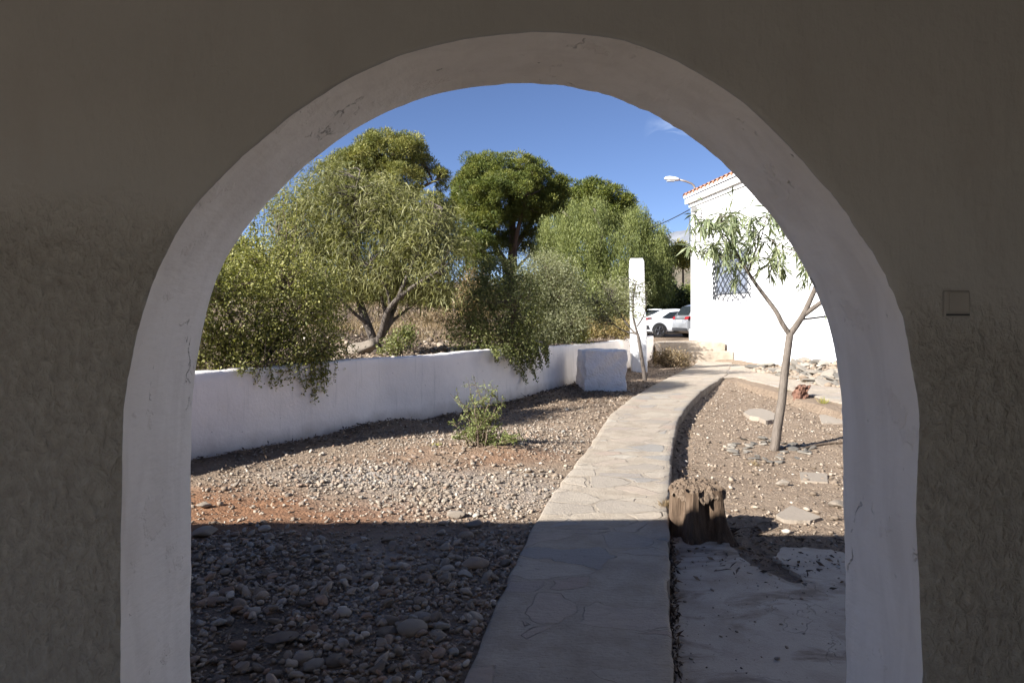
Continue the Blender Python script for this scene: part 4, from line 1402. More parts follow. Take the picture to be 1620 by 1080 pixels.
# ------------------------------------------------------------------ foliage machinery
def unit(v):
    return v / (np.linalg.norm(v, axis=-1, keepdims=True) + 1e-9)


def leaf_mesh(name, P0, D, L, Wd, mat, parent, r, bend=0.0, long=False, tone=None, fold=0.0):
    n = len(P0)
    D = unit(D)
    rv = unit(r.normal(size=(n, 3)))
    Sd = unit(np.cross(D, rv))
    N = np.cross(Sd, D)
    L = np.broadcast_to(L, (n,))[:, None]; Wd = np.broadcast_to(Wd, (n,))[:, None]
    if tone is None:
        tone = r.uniform(0, 1, n)
    if not long:
        mid = P0 + D * L * 0.5 + N * L * 0.10
        V = np.stack([P0, mid + Sd * Wd * 0.5, P0 + D * L, mid - Sd * Wd * 0.5], 1)
        f = (np.arange(n)[:, None] * 4 + np.arange(4)[None])
        return mesh_np(name, V.reshape(-1, 3), [f], mat, parent, tone=tone)
    dn = np.array((0, 0, -1.0))
    m = P0 + D * L * 0.5 + dn * L * bend * 0.25 + N * L * 0.03
    e = P0 + D * L * 0.92 + dn * L * bend
    V = np.stack([P0 - Sd * Wd * 0.12, P0 + Sd * Wd * 0.12, m + Sd * Wd * 0.5, m - Sd * Wd * 0.5, e + Sd * Wd * 0.06, e - Sd * Wd * 0.06], 1)
    b = np.arange(n)[:, None] * 6
    f = np.concatenate([b + np.array([[0, 1, 2, 3]]), b + np.array([[3, 2, 4, 5]])], 0)
    return mesh_np(name, V.reshape(-1, 3), [f], mat, parent, tone=np.concatenate([tone, tone]))


def lobe(px, py, Y, rx, ry=None, rd=None):
    """an ellipsoid of crown at a picture place and distance; radii are in pixels at that distance"""
    ry = ry or rx
    rd = rd if rd is not None else (rx + ry) / 2
    k = Y / F
    return (*P(px, py, Y), rx * k, rd * k, ry * k)


def crown_clumps(lobes, n, r, lo=0.55, hi=1.05):
    lb = np.array(lobes)
    wgt = (lb[:, 3] * lb[:, 5] + lb[:, 3] * lb[:, 4] + lb[:, 4] * lb[:, 5]); wgt = wgt / wgt.sum()
    w_ = r.choice(len(lb), n, p=wgt)
    d = unit(r.normal(size=(n, 3)))
    rad = lo + (hi - lo) * r.uniform(0, 1, n) ** 0.6
    c = lb[w_, :3] + d * lb[w_, 3:6] * rad[:, None]
    return c, d


def cluster(c, d, per, spread, r, outdir=0.5, up=0.2):
    n = len(c)
    cc = np.repeat(c, per, 0)
    g = r.normal(size=(n * per, 3)) * spread
    if hasattr(spread, '__len__'):
        pass
    Pp = cc + g
    D = unit(r.normal(size=(n * per, 3)) * 0.7 + np.repeat(d, per, 0) * outdir + np.array((0, 0, up)))
    tone = np.clip(np.repeat(r.uniform(0.1, 0.9, n), per) + r.normal(0, 0.22, n * per), 0, 1)
    return Pp, D, tone


def wiggle(a, b, n, amp, r, arch=0.0):
    a = np.array(a, float); b = np.array(b, float)
    t = np.linspace(0, 1, n)[:, None]
    q = a * (1 - t) + b * t
    L = np.linalg.norm(b - a)
    q[1:-1] += r.normal(0, amp * L, (n - 2, 3))
    q[:, 2] += (arch * L * 4 * t * (1 - t))[:, 0]
    return q


def skeleton(m, limbs, r, sides=7):
    """limbs: list of (points, r0, r1); returns sample points with radii"""
    pts = []
    for q, r0, r1 in limbs:
        q = np.array(q, float)
        q2 = smooth_poly(q, max(6, len(q) * 3), 2)
        rad = np.linspace(r0, r1, len(q2))
        m.tube(q2, rad, sides)
        pts.append(q2[len(q2) // 4:])
    return np.vstack(pts)


def twigs(m, pts, cl, r, r0=0.012, r1=0.003, amp=0.05, frac=1.0, arch=0.05):
    for c in cl:
        if r.uniform() > frac: continue
        d = np.linalg.norm(pts - c, axis=1) + np.maximum(0, pts[:, 2] - c[2]) * 0.8
        a = pts[int(np.argmin(d))]
        L = np.linalg.norm(c - a)
        if L < 0.02: continue
        q = wiggle(a, c, 5, amp, r, arch)
        m.tube(q, np.linspace(r0 * min(1.0, 0.4 + L), r1, 5), 4, False)


M_bark_grey = mat_bark("grey_bark", (0.06, 0.047, 0.038), (0.17, 0.14, 0.115))
M_bark_pine = mat_bark("pine_bark", (0.05, 0.036, 0.028), (0.16, 0.11, 0.085), 4)
M_bark_sap = mat_bark("sapling_bark", (0.085, 0.066, 0.05), (0.20, 0.165, 0.135), 14)
M_twig = mat_bark("twig_bark", (0.09, 0.065, 0.045), (0.21, 0.155, 0.11), 20)
L_salt = mat_leaf("saltbush_leaf", (0.105, 0.112, 0.028), (0.235, 0.228, 0.062), (0.39, 0.36, 0.145))
L_dark = mat_leaf("dark_shrub_leaf", (0.09, 0.105, 0.035), (0.175, 0.185, 0.065), (0.30, 0.29, 0.125))
L_acacia = mat_leaf("willow_leaf", (0.125, 0.13, 0.045), (0.225, 0.215, 0.082), (0.36, 0.335, 0.155))
L_grey = mat_leaf("grey_olive_leaf", (0.17, 0.175, 0.085), (0.24, 0.24, 0.13), (0.34, 0.335, 0.20))
L_pine = mat_leaf("pine_needle", (0.060, 0.083, 0.018), (0.128, 0.147, 0.027), (0.225, 0.217, 0.045), 0.2)
L_pine2 = mat_leaf("yellow_pine_needle", (0.10, 0.115, 0.03), (0.20, 0.20, 0.05), (0.34, 0.30, 0.085), 0.2)
L_pepper = mat_leaf("pepper_leaf", (0.10, 0.12, 0.035), (0.18, 0.20, 0.058), (0.275, 0.285, 0.10))
L_yel = mat_leaf("yellow_green_leaf", (0.150, 0.158, 0.030), (0.300, 0.277, 0.060), (0.465, 0.405, 0.120))
L_bush = mat_leaf("young_bush_leaf", (0.13, 0.15, 0.05), (0.235, 0.26, 0.09), (0.38, 0.39, 0.17))
L_sap = mat_leaf("sapling_leaf", (0.14, 0.17, 0.08), (0.24, 0.27, 0.14), (0.38, 0.39, 0.23))
L_dry = mat_leaf("dry_leaf", (0.13, 0.085, 0.045), (0.24, 0.17, 0.095), (0.36, 0.28, 0.17), 0.2)
L_hedge = mat_leaf("hedge_leaf", (0.025, 0.035, 0.012), (0.055, 0.07, 0.02), (0.12, 0.13, 0.04), 0.2)


def shrub(name, label, base, lobes, nclump, per, spread, leaf, L, Wd, seed, stems=6, drape=None, sprigs=None, cat="shrub", group=None, long=False, twig_frac=0.6, wood=None, lo=0.45, up=0.25, stem_r=0.03):
    r = np.random.default_rng(seed)
    root = empty(name, base, label, cat, group)
    m = MB()
    lb = np.array(lobes)
    limbs = []
    for i in range(stems):
        k = i % len(lb)
        tip = lb[k, :3] + r.normal(0, 0.35, 3) * lb[k, 3:6]
        b = np.array(base) + np.array((r.normal(0, 0.08), r.normal(0, 0.08), -0.08))
        limbs.append((wiggle(b, tip, 5, 0.05, r), stem_r, stem_r * 0.35))
    pts = skeleton(m, limbs, r, 5)
    c, d = crown_clumps(lobes, nclump, r, lo)
    Pp, D, tone = cluster(c, d, per, spread, r, 0.5, up)
    allP, allD, allT = [Pp], [D], [tone]
    twigs(m, pts, c, r, 0.010, 0.003, 0.06, twig_frac)
    # hanging strands: (start, end, leaves)
    for a, b, nl in (drape or []):
        p0 = pts[int(np.argmin(np.linalg.norm(pts - np.array(a), axis=1)))]
        m.tube(smooth_poly(wiggle(p0, a, 5, 0.05, r, 0.05), 10, 1), np.linspace(0.009, 0.006, 10), 4, False)
        q = smooth_poly(wiggle(a, b, 5, 0.05, r), 14, 2)
        m.tube(q, np.linspace(0.006, 0.002, 14), 4, False)
        i = r.integers(0, 14, nl)
        allP.append(q[i] + r.normal(0, 0.022, (nl, 3))); allD.append(r.normal(size=(nl, 3)) + np.array((0, 0, -0.5)))
        allT.append(np.clip(r.normal(0.45, 0.25, nl), 0, 1))
    for a, b, nl in (sprigs or []):
        a = pts[int(np.argmin(np.linalg.norm(pts - np.array(a), axis=1)))]
        q = smooth_poly(wiggle(a, b, 5, 0.04, r), 14, 2)
        m.tube(q, np.linspace(0.010, 0.003, 14), 4, False)
        i = r.integers(2, 14, nl)
        allP.append(q[i] + r.normal(0, 0.028, (nl, 3))); allD.append(r.normal(size=(nl, 3)) + np.array((0, 0, 0.7)))
        allT.append(np.clip(r.normal(0.6, 0.25, nl), 0, 1))
    m.build("stems", wood or M_twig, root)
    Pp = np.vstack(allP); D = np.vstack(allD); T = np.concatenate(allT)
    s = r.uniform(0.65, 1.3, len(Pp))
    leaf_mesh("foliage", Pp, D, L * s, Wd * s, leaf, root, r, 0.25, long, T)
    return root


# ---- the big shrub on the wall at the left
def left_shrub():
    r = np.random.default_rng(21)
    lobes = [lobe(365, 500, 8.6, 75, 80), lobe(430, 470, 8.9, 75, 85), lobe(480, 510, 9.2, 65, 75), lobe(340, 560, 8.2, 50, 40), lobe(420, 560, 8.6, 80, 45),
             lobe(395, 420, 9.0, 45, 50), lobe(300, 500, 8.3, 60, 90), lobe(240, 480, 8.0, 80, 100), lobe(505, 470, 9.6, 40, 50), lobe(520, 545, 9.9, 32, 32), lobe(500, 560, 9.5, 40, 24)]
    dr = []
    def wallpt(t, z, off):
        i = np.interp(t, [0, 1], [0, 1])
        p = np.array((-3.5, 7.45)) * (1 - t) + np.array((-1.75, 10.3)) * t
        n_ = np.array((0.84, -0.54))
        return np.array((*(p + n_ * off), z))
    for px, py, cnt in [(395, 590, 60), (412, 606, 60), (425, 612, 70), (440, 608, 60), (455, 600, 50), (470, 605, 70), (480, 622, 90), (488, 600, 70), (495, 628, 110), (500, 634, 110), (508, 620, 100), (512, 605, 90), (490, 612, 90), (503, 600, 80), (518, 600, 60), (528, 603, 30), (375, 590, 50), (385, 588, 50)]:
        # where this strand hangs: find wall parameter for that pixel column
        best = min(np.linspace(0, 1, 60), key=lambda t: abs(wallpt(t, 0, 0.05)[0] / wallpt(t, 0, 0.05)[1] * F + 810 - px))
        top = wallpt(best, 1.08, -0.12 + r.uniform(-0.1, 0.1)); edge = wallpt(best, 1.03, 0.07)
        Yb = edge[1]
        end = wallpt(best + r.uniform(-0.02, 0.02), EYE - (py - HOR) / F * Yb, 0.09)
        dr.append((edge + np.array((0, 0, 0.06)), end, cnt))
    sp = []
    for px, py in [(395, 318), (420, 300), (450, 290), (375, 365), (360, 380), (405, 340), (435, 330), (470, 320), (345, 400), (460, 350), (490, 400)]:
        e = np.array(P(px, py, 9.2)); b = np.array(P(px + r.uniform(-8, 22), 440, 9.0))
        sp.append((b, e, 260))
    shrub("saltbush", "wide yellow-green shrub spilling over the left end of the garden wall", (*P(400, 575, 8.9)[:2], 0.95), lobes, 1050, 40, 0.095, L_salt, 0.036, 0.021, 22, 14, dr, sp, lo=0.5)


left_shrub()


def middle_shrub():
    r = np.random.default_rng(31)
    lobes = [lobe(790, 500, 13.2, 60, 55), lobe(745, 520, 13.2, 40, 32), lobe(830, 530, 13.6, 35, 35), lobe(785, 445, 13.6, 38, 42), lobe(820, 480, 13.8, 40, 50), lobe(800, 545, 13.0, 50, 22)]
    dr = []
    A = np.array((-0.92, 11.45)); B = np.array((0.25, 13.6)); n_ = unit(np.array((B[1] - A[1], -(B[0] - A[0]))))
    for px, py in [(770, 560), (778, 572), (786, 565), (795, 572), (803, 580), (810, 588), (817, 594), (823, 604), (828, 600), (834, 590), (840, 582), (846, 570), (850, 578), (815, 575), (826, 580), (838, 566), (808, 570), (855, 560), (862, 560), (800, 566), (820, 584), (830, 574), (842, 572)]:
        t = min(np.linspace(-0.2, 1.3, 90), key=lambda t: abs((A + (B - A) * t)[0] / (A + (B - A) * t)[1] * F + 810 - px))
        p = A + (B - A) * t
        e0 = np.array((*(p + n_ * 0.09), 1.08)); z1 = EYE - (py - HOR) / F * p[1]
        e1 = np.array((*(p + n_ * r.uniform(0.1, 0.3)), z1))
        dr.append((e0, e1, 150))
    sp = [(np.array(P(px + r.uniform(-6, 6), 450, 13.5)), np.array(P(px, py, 13.5)), 120) for px, py in [(760, 415), (775, 405), (785, 402), (800, 412), (752, 430), (812, 420), (735, 470), (720, 490)]]
    shrub("wall_shrub", "dark green small-leaved shrub hanging over the middle of the garden wall", (*P(800, 552, 13.6)[:2], 0.95), lobes, 720, 32, 0.10, L_dark, 0.042, 0.026, 32, 10, dr, sp, lo=0.45)


middle_shrub()


def big_acacia():
    r = np.random.default_rng(41)
    Y = 12.6
    base = (*P(597, 556, Y)[:2], 0.9)
    root = empty("willow_leaved_tree", base, "spreading grey-green tree with several stems and long narrow leaves on the terrace", "tree")
    m = MB()
    q = lambda l, dy=0.0: [P(x, y, Y + d + dy) for x, y, d in l]
    limbs = [
        (q([(596, 562, 0), (594, 548, 0), (590, 535, 0)]), 0.13, 0.11),
        (q([(592, 540, 0), (580, 510, 0), (570, 485, .1), (565, 455, .2), (548, 420, .4), (525, 385, .6), (500, 340, .7), (488, 300, .8)]), 0.085, 0.018),
        (q([(566, 460, .2), (562, 420, 0), (566, 370, -.3), (560, 310, -.4), (570, 270, -.4)]), 0.055, 0.012),
        (q([(595, 545, 0), (606, 525, -.1), (610, 495, -.3), (630, 470, -.5), (665, 445, -.7), (700, 425, -.8)]), 0.075, 0.014),
        (q([(600, 535, 0), (615, 515, .2), (625, 480, .4), (635, 440, .6), (640, 390, .8), (650, 330, .9)]), 0.07, 0.012),
        (q([(612, 500, .1), (600, 450, .2), (598, 400, .3), (610, 340, .2), (605, 280, .2)]), 0.05, 0.01),
        (q([(548, 420, .4), (510, 400, .2), (470, 380, 0), (440, 370, -.1)]), 0.035, 0.01),
        (q([(630, 470, -.5), (660, 400, -.6), (690, 360, -.6), (700, 330, -.5)]), 0.04, 0.01),
        (q([(525, 385, .6), (520, 330, .3), (530, 270, .2)]), 0.035, 0.01),
        (q([(602, 536, 0), (613, 510, -.2), (618, 480, -.4), (612, 455, -.5), (585, 420, -.6)]), 0.045, 0.01),
        (q([(606, 530, .1), (622, 505, .3), (645, 490, .4), (668, 470, .5), (690, 455, .5)]), 0.04, 0.008),
        (q([(584, 515, 0), (560, 495, -.2), (535, 470, -.4), (510, 450, -.5)]), 0.04, 0.008),
        (q([(620, 485, .4), (640, 470, .1), (655, 440, 0), (672, 410, 0)]), 0.03, 0.008),
    ]
    pts = skeleton(m, limbs, r, 8)
    lobes = [lobe(552, 325, Y, 85, 55, 70), lobe(635, 350, Y, 70, 45, 70), lobe(510, 350, Y + .3, 70, 70, 70), lobe(600, 385, Y, 90, 55, 80), lobe(670, 370, Y - .3, 60, 65, 60), lobe(690, 410, Y - .4, 50, 45, 45),
             lobe(535, 410, Y + .2, 65, 45, 60), lobe(470, 360, Y + .5, 50, 65, 50), lobe(640, 430, Y - .3, 55, 35, 50), lobe(530, 288, Y, 50, 28, 45), lobe(595, 305, Y, 50, 26, 45), lobe(700, 445, Y - .6, 32, 25, 25), lobe(530, 455, Y - .2, 50, 30, 40), lobe(650, 455, Y + .3, 45, 22, 40), lobe(590, 440, Y + .3, 45, 28, 40), lobe(715, 385, Y, 32, 40, 40), lobe(470, 420, Y + .6, 40, 40, 40)]
    c, d = crown_clumps(lobes, 1180, r, 0.35)
    twigs(m, pts, c, r, 0.016, 0.003, 0.05, 0.8)
    m.build("trunk", M_bark_grey, root, True)
    per = 44
    Pp, D, T = cluster(c, d, per, 0.14, r, 0.4, -0.25)
    s = r.uniform(0.6, 1.25, len(Pp))
    leaf_mesh("crown", Pp, D, 0.135 * s, 0.0155 * s, L_acacia, root, r, 0.3, True, T)


big_acacia()


def sapling():
    r = np.random.default_rng(51)
    Y = 9.06
    bx, by, _ = P(1225, 711, Y)
    root = empty("sapling", (bx, by, ground_h1(bx, by)), "young slim forked tree with long drooping leaves in the right bed before the house", "sapling")
    m = MB()
    q = lambda l: [P(x, y, Y + d) for x, y, d in l]
    limbs = [
        (q([(1224, 716, 0), (1226, 705, 0), (1231, 670, 0), (1237, 635, .02), (1240, 600, .02), (1245, 560, 0), (1250, 526, 0)]), 0.062, 0.047),
        (q([(1250, 530, 0), (1241, 517, 0), (1235, 509, 0), (1232, 498, 0), (1215, 475, .05), (1196, 450, .1), (1182, 428, .12), (1165, 400, .15), (1150, 375, .15), (1140, 345, .1)]), 0.036, 0.009),
        (q([(1249, 530, 0), (1260, 515, 0), (1270, 500, 0), (1275, 490, 0), (1286, 465, -.05), (1294, 448, -.1), (1300, 425, -.15), (1296, 395, -.2), (1270, 365, -.2), (1240, 340, -.2)]), 0.044, 0.010),
        (q([(1272, 498, 0), (1288, 486, -.05), (1305, 474, -.1), (1330, 455, -.1), (1360, 430, -.1), (1370, 390, -.1)]), 0.034, 0.012),
        (q([(1272, 505, 0), (1295, 502, .05), (1320, 499, .1), (1350, 498, .1), (1385, 480, .1)]), 0.014, 0.006),
        (q([(1184, 432, .12), (1190, 410, .05), (1205, 375, 0), (1212, 345, 0)]), 0.014, 0.005),
        (q([(1170, 405, .15), (1140, 395, .2), (1115, 385, .25), (1100, 395, .25)]), 0.011, 0.004),
        (q([(1150, 375, .15), (1125, 355, .1), (1105, 340, 0), (1090, 345, 0)]), 0.010, 0.003),
        (q([(1190, 440, .1), (1205, 425, 0), (1222, 418, 0), (1240, 420, 0)]), 0.010, 0.004),
        (q([(1296, 395, -.2), (1260, 398, -.1), (1235, 390, 0), (1220, 380, 0)]), 0.012, 0.004),
        (q([(1298, 430, -.15), (1275, 415, -.3), (1262, 405, -.3)]), 0.010, 0.004),
        (q([(1286, 465, -.05), (1300, 440, -.2), (1320, 400, -.25), (1325, 350, -.3)]), 0.016, 0.004),
    ]
    pts = skeleton(m, limbs, r, 9)
    # shoots carrying leaves
    shoots = []
    for cx, cy, rx, ry, n in [(1150, 370, 40, 30, 20), (1175, 400, 28, 30, 16), (1135, 350, 28, 25, 10), (1125, 390, 25, 22, 7), (1210, 355, 28, 25, 9), (1245, 360, 32, 28, 13), (1225, 412, 20, 14, 10),
                              (1268, 395, 22, 22, 9), (1200, 385, 26, 22, 9), (1105, 345, 10, 10, 2), (1320, 380, 40, 40, 14), (1350, 430, 30, 30, 10), (1160, 340, 30, 14, 3), (1270, 430, 20, 12, 3), (1345, 490, 24, 10, 5)]:
        for _ in range(n):
            shoots.append(P(cx + r.normal(0, rx * 0.6), cy + r.normal(0, ry * 0.6), Y + r.normal(0, 0.22)))
    LP, LD, LT = [], [], []
    for c in shoots:
        c = np.array(c)
        d = np.linalg.norm(pts - c, axis=1)
        a = pts[int(np.argmin(d))]
        q2 = smooth_poly(wiggle(a, c, 5, 0.06, r, 0.06), 10, 1)
        m.tube(q2, np.linspace(0.006, 0.002, 10), 4, False)
        nl = r.integers(13, 20)
        k = r.integers(4, 10, nl)
        LP.append(q2[k] + r.normal(0, 0.008, (nl, 3)))
        dd = unit(c - a)
        LD.append(r.normal(size=(nl, 3)) * 0.55 + dd * 0.45 + np.array((0, 0, -0.75)))
        LT.append(r.uniform(0, 1, nl))
    # a few bare shoots sticking up
    for px, py in [(1148, 312), (1160, 315), (1185, 325), (1215, 318), (1112, 322), (1235, 322)]:
        c = np.array(P(px, py, Y)); a = pts[int(np.argmin(np.linalg.norm(pts - c, axis=1)))]
        m.tube(smooth_poly(wiggle(a, c, 4, 0.04, r), 8, 1), np.linspace(0.004, 0.0015, 8), 4, False)
        LP.append(c + r.normal(0, 0.02, (3, 3))); LD.append(r.normal(size=(3, 3)) + np.array((0, 0, 0.8))); LT.append(r.uniform(0, 1, 3))
    m.build("trunk", M_bark_sap, root, True)
    LP = np.vstack(LP); LD = np.vstack(LD); LT = np.concatenate(LT)
    s = r.uniform(0.6, 1.25, len(LP))
    leaf_mesh("crown", LP, LD, 0.20 * s, 0.021 * s, L_sap, root, r, 0.15, True, LT)


sapling()


def post_tree():
    r = np.random.default_rng(61)
    Y = 17.6
    bx, by, _ = P(1021, 604, Y)
    root = empty("grey_leaved_tree", (bx, by, ground_h1(bx, by)), "small thin grey-leaved tree standing before the white post", "tree")
    m = MB()
    q = lambda l: [P(x, y, Y + d) for x, y, d in l]
    limbs = [
        (q([(1021, 608, 0), (1019, 590, 0), (1015, 565, 0), (1012, 545, 0), (1009, 528, 0)]), 0.062, 0.045),
        (q([(1009, 530, 0), (1005, 515, 0), (1001, 500, 0), (1002, 470, 0), (1006, 445, 0)]), 0.036, 0.01),
        (q([(1009, 530, 0), (1000, 523, .1), (990, 510, .2), (975, 490, .3), (965, 470, .3)]), 0.03, 0.01),
        (q([(1007, 528, 0), (995, 526, .2), (978, 520, .3), (960, 500, .4), (945, 480, .4)]), 0.024, 0.008),
        (q([(1008, 516, 0), (1018, 502, 0), (1022, 485, 0), (1024, 465, 0)]), 0.02, 0.006),
    ]
    pts = skeleton(m, limbs, r, 6)
    c, d = crown_clumps([lobe(965, 475, Y + .3, 34, 38), lobe(985, 465, Y + .2, 32, 32), lobe(945, 490, Y + .4, 24, 30), lobe(1003, 480, Y, 18, 30), lobe(960, 505, Y + .4, 25, 14)], 330, r, 0.2)
    c2, d2 = crown_clumps([lobe(1012, 470, Y, 14, 34)], 26, r, 0.2)
    c = np.vstack([c, c2]); d = np.vstack([d, d2])
    twigs(m, pts, c, r, 0.010, 0.003, 0.06, 0.85)
    m.build("trunk", M_bark_grey, root, True)
    Pp, D, T = cluster(c, d, 9, 0.09, r, 0.4, 0.0)
    s = r.uniform(0.6, 1.2, len(Pp))
    leaf_mesh("crown", Pp, D, 0.085 * s, 0.022 * s, L_grey, root, r, 0.1, False, T)


post_tree()


def garden_bush():
    r = np.random.default_rng(71)
    bx, by, _ = G(762, 708, 0.05)
    bz = ground_h1(bx, by)
    root = empty("young_bush", (bx, by, bz), "young green bush with upright shoots growing alone in the left gravel bed", "bush")
    m = MB()
    Y = by
    LP, LD, LT = [], [], []
    stems = [((740, 600), 30), ((722, 612), 26), ((712, 622), 22), ((748, 592), 36), ((757, 610), 40), ((776, 605), 40), ((785, 612), 46), ((795, 628), 46), ((770, 625), 50), ((734, 640), 40), ((752, 630), 50), ((790, 645), 46), ((765, 600), 20),
             ((712, 668), 40), ((722, 680), 50), ((715, 690), 40), ((735, 685), 50), ((806, 690), 75), ((825, 688), 85), ((815, 700), 80), ((795, 698), 70), ((828, 696), 60), ((782, 690), 60), ((745, 672), 60), ((765, 665), 60), ((780, 655), 60), ((728, 655), 30)]
    for (px, py), nl in stems:
        e = np.array(P(px, py, Y + r.normal(0, 0.16)))
        b = np.array((bx + r.normal(0, 0.06), by + r.normal(0, 0.06), bz - 0.03))
        q = smooth_poly(wiggle(b, e, 5, 0.05, r, 0.04), 20, 2)
        m.tube(q, np.linspace(0.010, 0.002, 20), 5, False)
        ends = [q]
        for _ in range(5):
            k = r.integers(7, 17)
            e2 = q[k] + np.array((r.normal(0, 0.07), r.normal(0, 0.07), r.uniform(0.0, 0.12)))
            q2 = smooth_poly(wiggle(q[k], e2, 4, 0.06, r), 8, 1)
            m.tube(q2, np.linspace(0.004, 0.0015, 8), 4, False)
            ends.append(q2)
        for j, e_ in enumerate(ends):
            n_ = int(nl * (0.9 if j == 0 else 0.45))
            k = r.integers(len(e_) // 3, len(e_), n_)
            LP.append(e_[k] + r.normal(0, 0.013, (n_, 3))); LD.append(r.normal(size=(n_, 3)) + np.array((0, 0, 0.4))); LT.append(np.clip(r.normal(0.5 if py < 680 else 0.3, 0.25, n_), 0, 1))
    m.build("stems", M_twig, root)
    LP = np.vstack(LP); LD = np.vstack(LD); LT = np.concatenate(LT)
    s = r.uniform(0.6, 1.3, len(LP))
    leaf_mesh("foliage", LP, LD, 0.027 * s, 0.015 * s, L_bush, root, r, 0, False, LT)


garden_bush()

# shrubs along the terrace
shrub("olive_shrub", "pale grey-olive rounded shrub rising behind the dark wall shrub", (*P(865, 540, 17.5)[:2], 0.9),
      [lobe(860, 445, 17.5, 50, 42), lobe(885, 475, 17.5, 45, 50), lobe(835, 480, 17.2, 40, 50), lobe(900, 510, 17, 30, 30), lobe(850, 520, 17, 50, 25)], 900, 44, 0.12, L_grey, 0.062, 0.019, 81, 9, None,
      [(np.array(P(x + 3, 440, 17.5)), np.array(P(x, y, 17.5)), 60) for x, y in [(820, 410), (840, 402), (860, 398), (880, 404), (900, 415), (830, 400), (870, 400)]])
shrub("yellow_shrub", "low yellow-green shrub on the wall left of the white block", (*P(895, 545, 17.8)[:2], 0.9),
      [lobe(890, 525, 17.8, 32, 20), lobe(915, 530, 17.9, 18, 16), lobe(868, 528, 17.6, 22, 16)], 320, 26, 0.08, L_yel, 0.05, 0.03, 82, 6)
shrub("russet_shrub", "low russet and green shrub on the wall behind the white block", (*P(968, 532, 21)[:2], 0.85),
      [lobe(965, 522, 21, 26, 13), lobe(945, 520, 21.2, 18, 14), lobe(985, 518, 21.4, 14, 14)], 240, 22, 0.09, mat_leaf("russet_leaf", (0.165, 0.128, 0.053), (0.300, 0.225, 0.098), (0.450, 0.360, 0.180)), 0.06, 0.034, 83, 6)
shrub("small_round_shrub", "small bright green plant at the foot of the spreading tree", (*P(632, 556, 12.0)[:2], 0.95),
      [lobe(634, 538, 12.0, 18, 17), lobe(618, 550, 11.9, 18, 9), lobe(643, 528, 12.1, 10, 12)], 90, 16, 0.06, L_dark, 0.045, 0.032, 84, 5)
shrub("dry_shrub", "brown dried shrub on the bank behind the spreading tree", (*P(690, 520, 22)[:2], ground_h1(*P(690, 520, 22)[:2])),
      [lobe(690, 505, 22, 26, 13), lobe(712, 512, 22, 18, 10), lobe(668, 508, 22.5, 18, 9)], 190, 18, 0.10, L_dry, 0.07, 0.03, 85, 6)
shrub("bank_shrub", "rounded olive bush on the bank below the timber shelter", (*P(690, 490, 28)[:2], ground_h1(*P(690, 490, 28)[:2])),
      [lobe(690, 478, 29, 34, 13), lobe(655, 482, 29.5, 28, 14), lobe(720, 488, 29, 22, 14), lobe(620, 478, 30, 30, 18), lobe(580, 480, 30, 30, 20)], 420, 22, 0.16, L_salt, 0.11, 0.06, 86, 8)
shrub("rust_shrub", "tall rust-brown bush between the shelter post and the dark wall shrub", (*P(748, 500, 24)[:2], ground_h1(*P(748, 500, 24)[:2])),
      [lobe(748, 458, 24, 22, 26), lobe(765, 480, 24, 22, 26), lobe(738, 485, 24, 16, 20)], 300, 22, 0.13, mat_leaf("rust_leaf", (0.150, 0.112, 0.053), (0.270, 0.188, 0.098), (0.405, 0.300, 0.173)), 0.09, 0.045, 87, 7)
shrub("shade_shrub", "dark shrub deep behind the small grey-leaved tree", (*P(950, 510, 24)[:2], ground_h1(*P(950, 510, 24)[:2])),
      [lobe(935, 490, 24, 30, 26), lobe(975, 485, 25, 30, 30), lobe(905, 495, 24, 25, 22)], 420, 22, 0.14, L_dark, 0.10, 0.05, 88, 7)
# dry bush at the steps
shrub("dried_bush", "dry brown leafless-looking bush in front of the steps", (*G(1065, 580, 0.02)[:2], 0.0),
      [lobe(1065, 567, 22.3, 26, 11), lobe(1048, 568, 22.4, 14, 10), lobe(1080, 572, 22.2, 14, 7)], 190, 16, 0.09, L_dry, 0.075, 0.026, 89, 14, None,
      [(np.array(P(1062, 575, 22.3)), np.array(P(x, y, 22.3)), 10) for x, y in [(1040, 552), (1070, 545), (1085, 556), (1055, 550), (1092, 565)]], twig_frac=1.0)


# ---- pines, pepper tree and other far trees
def pads(lobes, nsub, rs, per, r, flat=0.75):
    c, d = crown_clumps(lobes, nsub, r, 0.72, 1.0)
    rad = rs * r.uniform(0.65, 1.35, nsub)
    n = nsub * per
    dd = unit(r.normal(size=(n, 3)) + np.array((0, 0, 0.25)))
    q = 0.45 + 0.55 * r.uniform(0, 1, n) ** 0.7 + np.abs(r.normal(0, 0.12, n))
    Pp = np.repeat(c, per, 0) + dd * (np.repeat(rad, per) * q)[:, None] * np.array((1, 1, flat))
    D = unit(dd * 0.8 + r.normal(size=(n, 3)) * 0.55 + np.array((0, 0, 0.35)))
    T = np.clip(np.repeat(r.uniform(0.2, 0.8, nsub), per) + r.normal(0, 0.2, n), 0, 1)
    return c, Pp, D, T


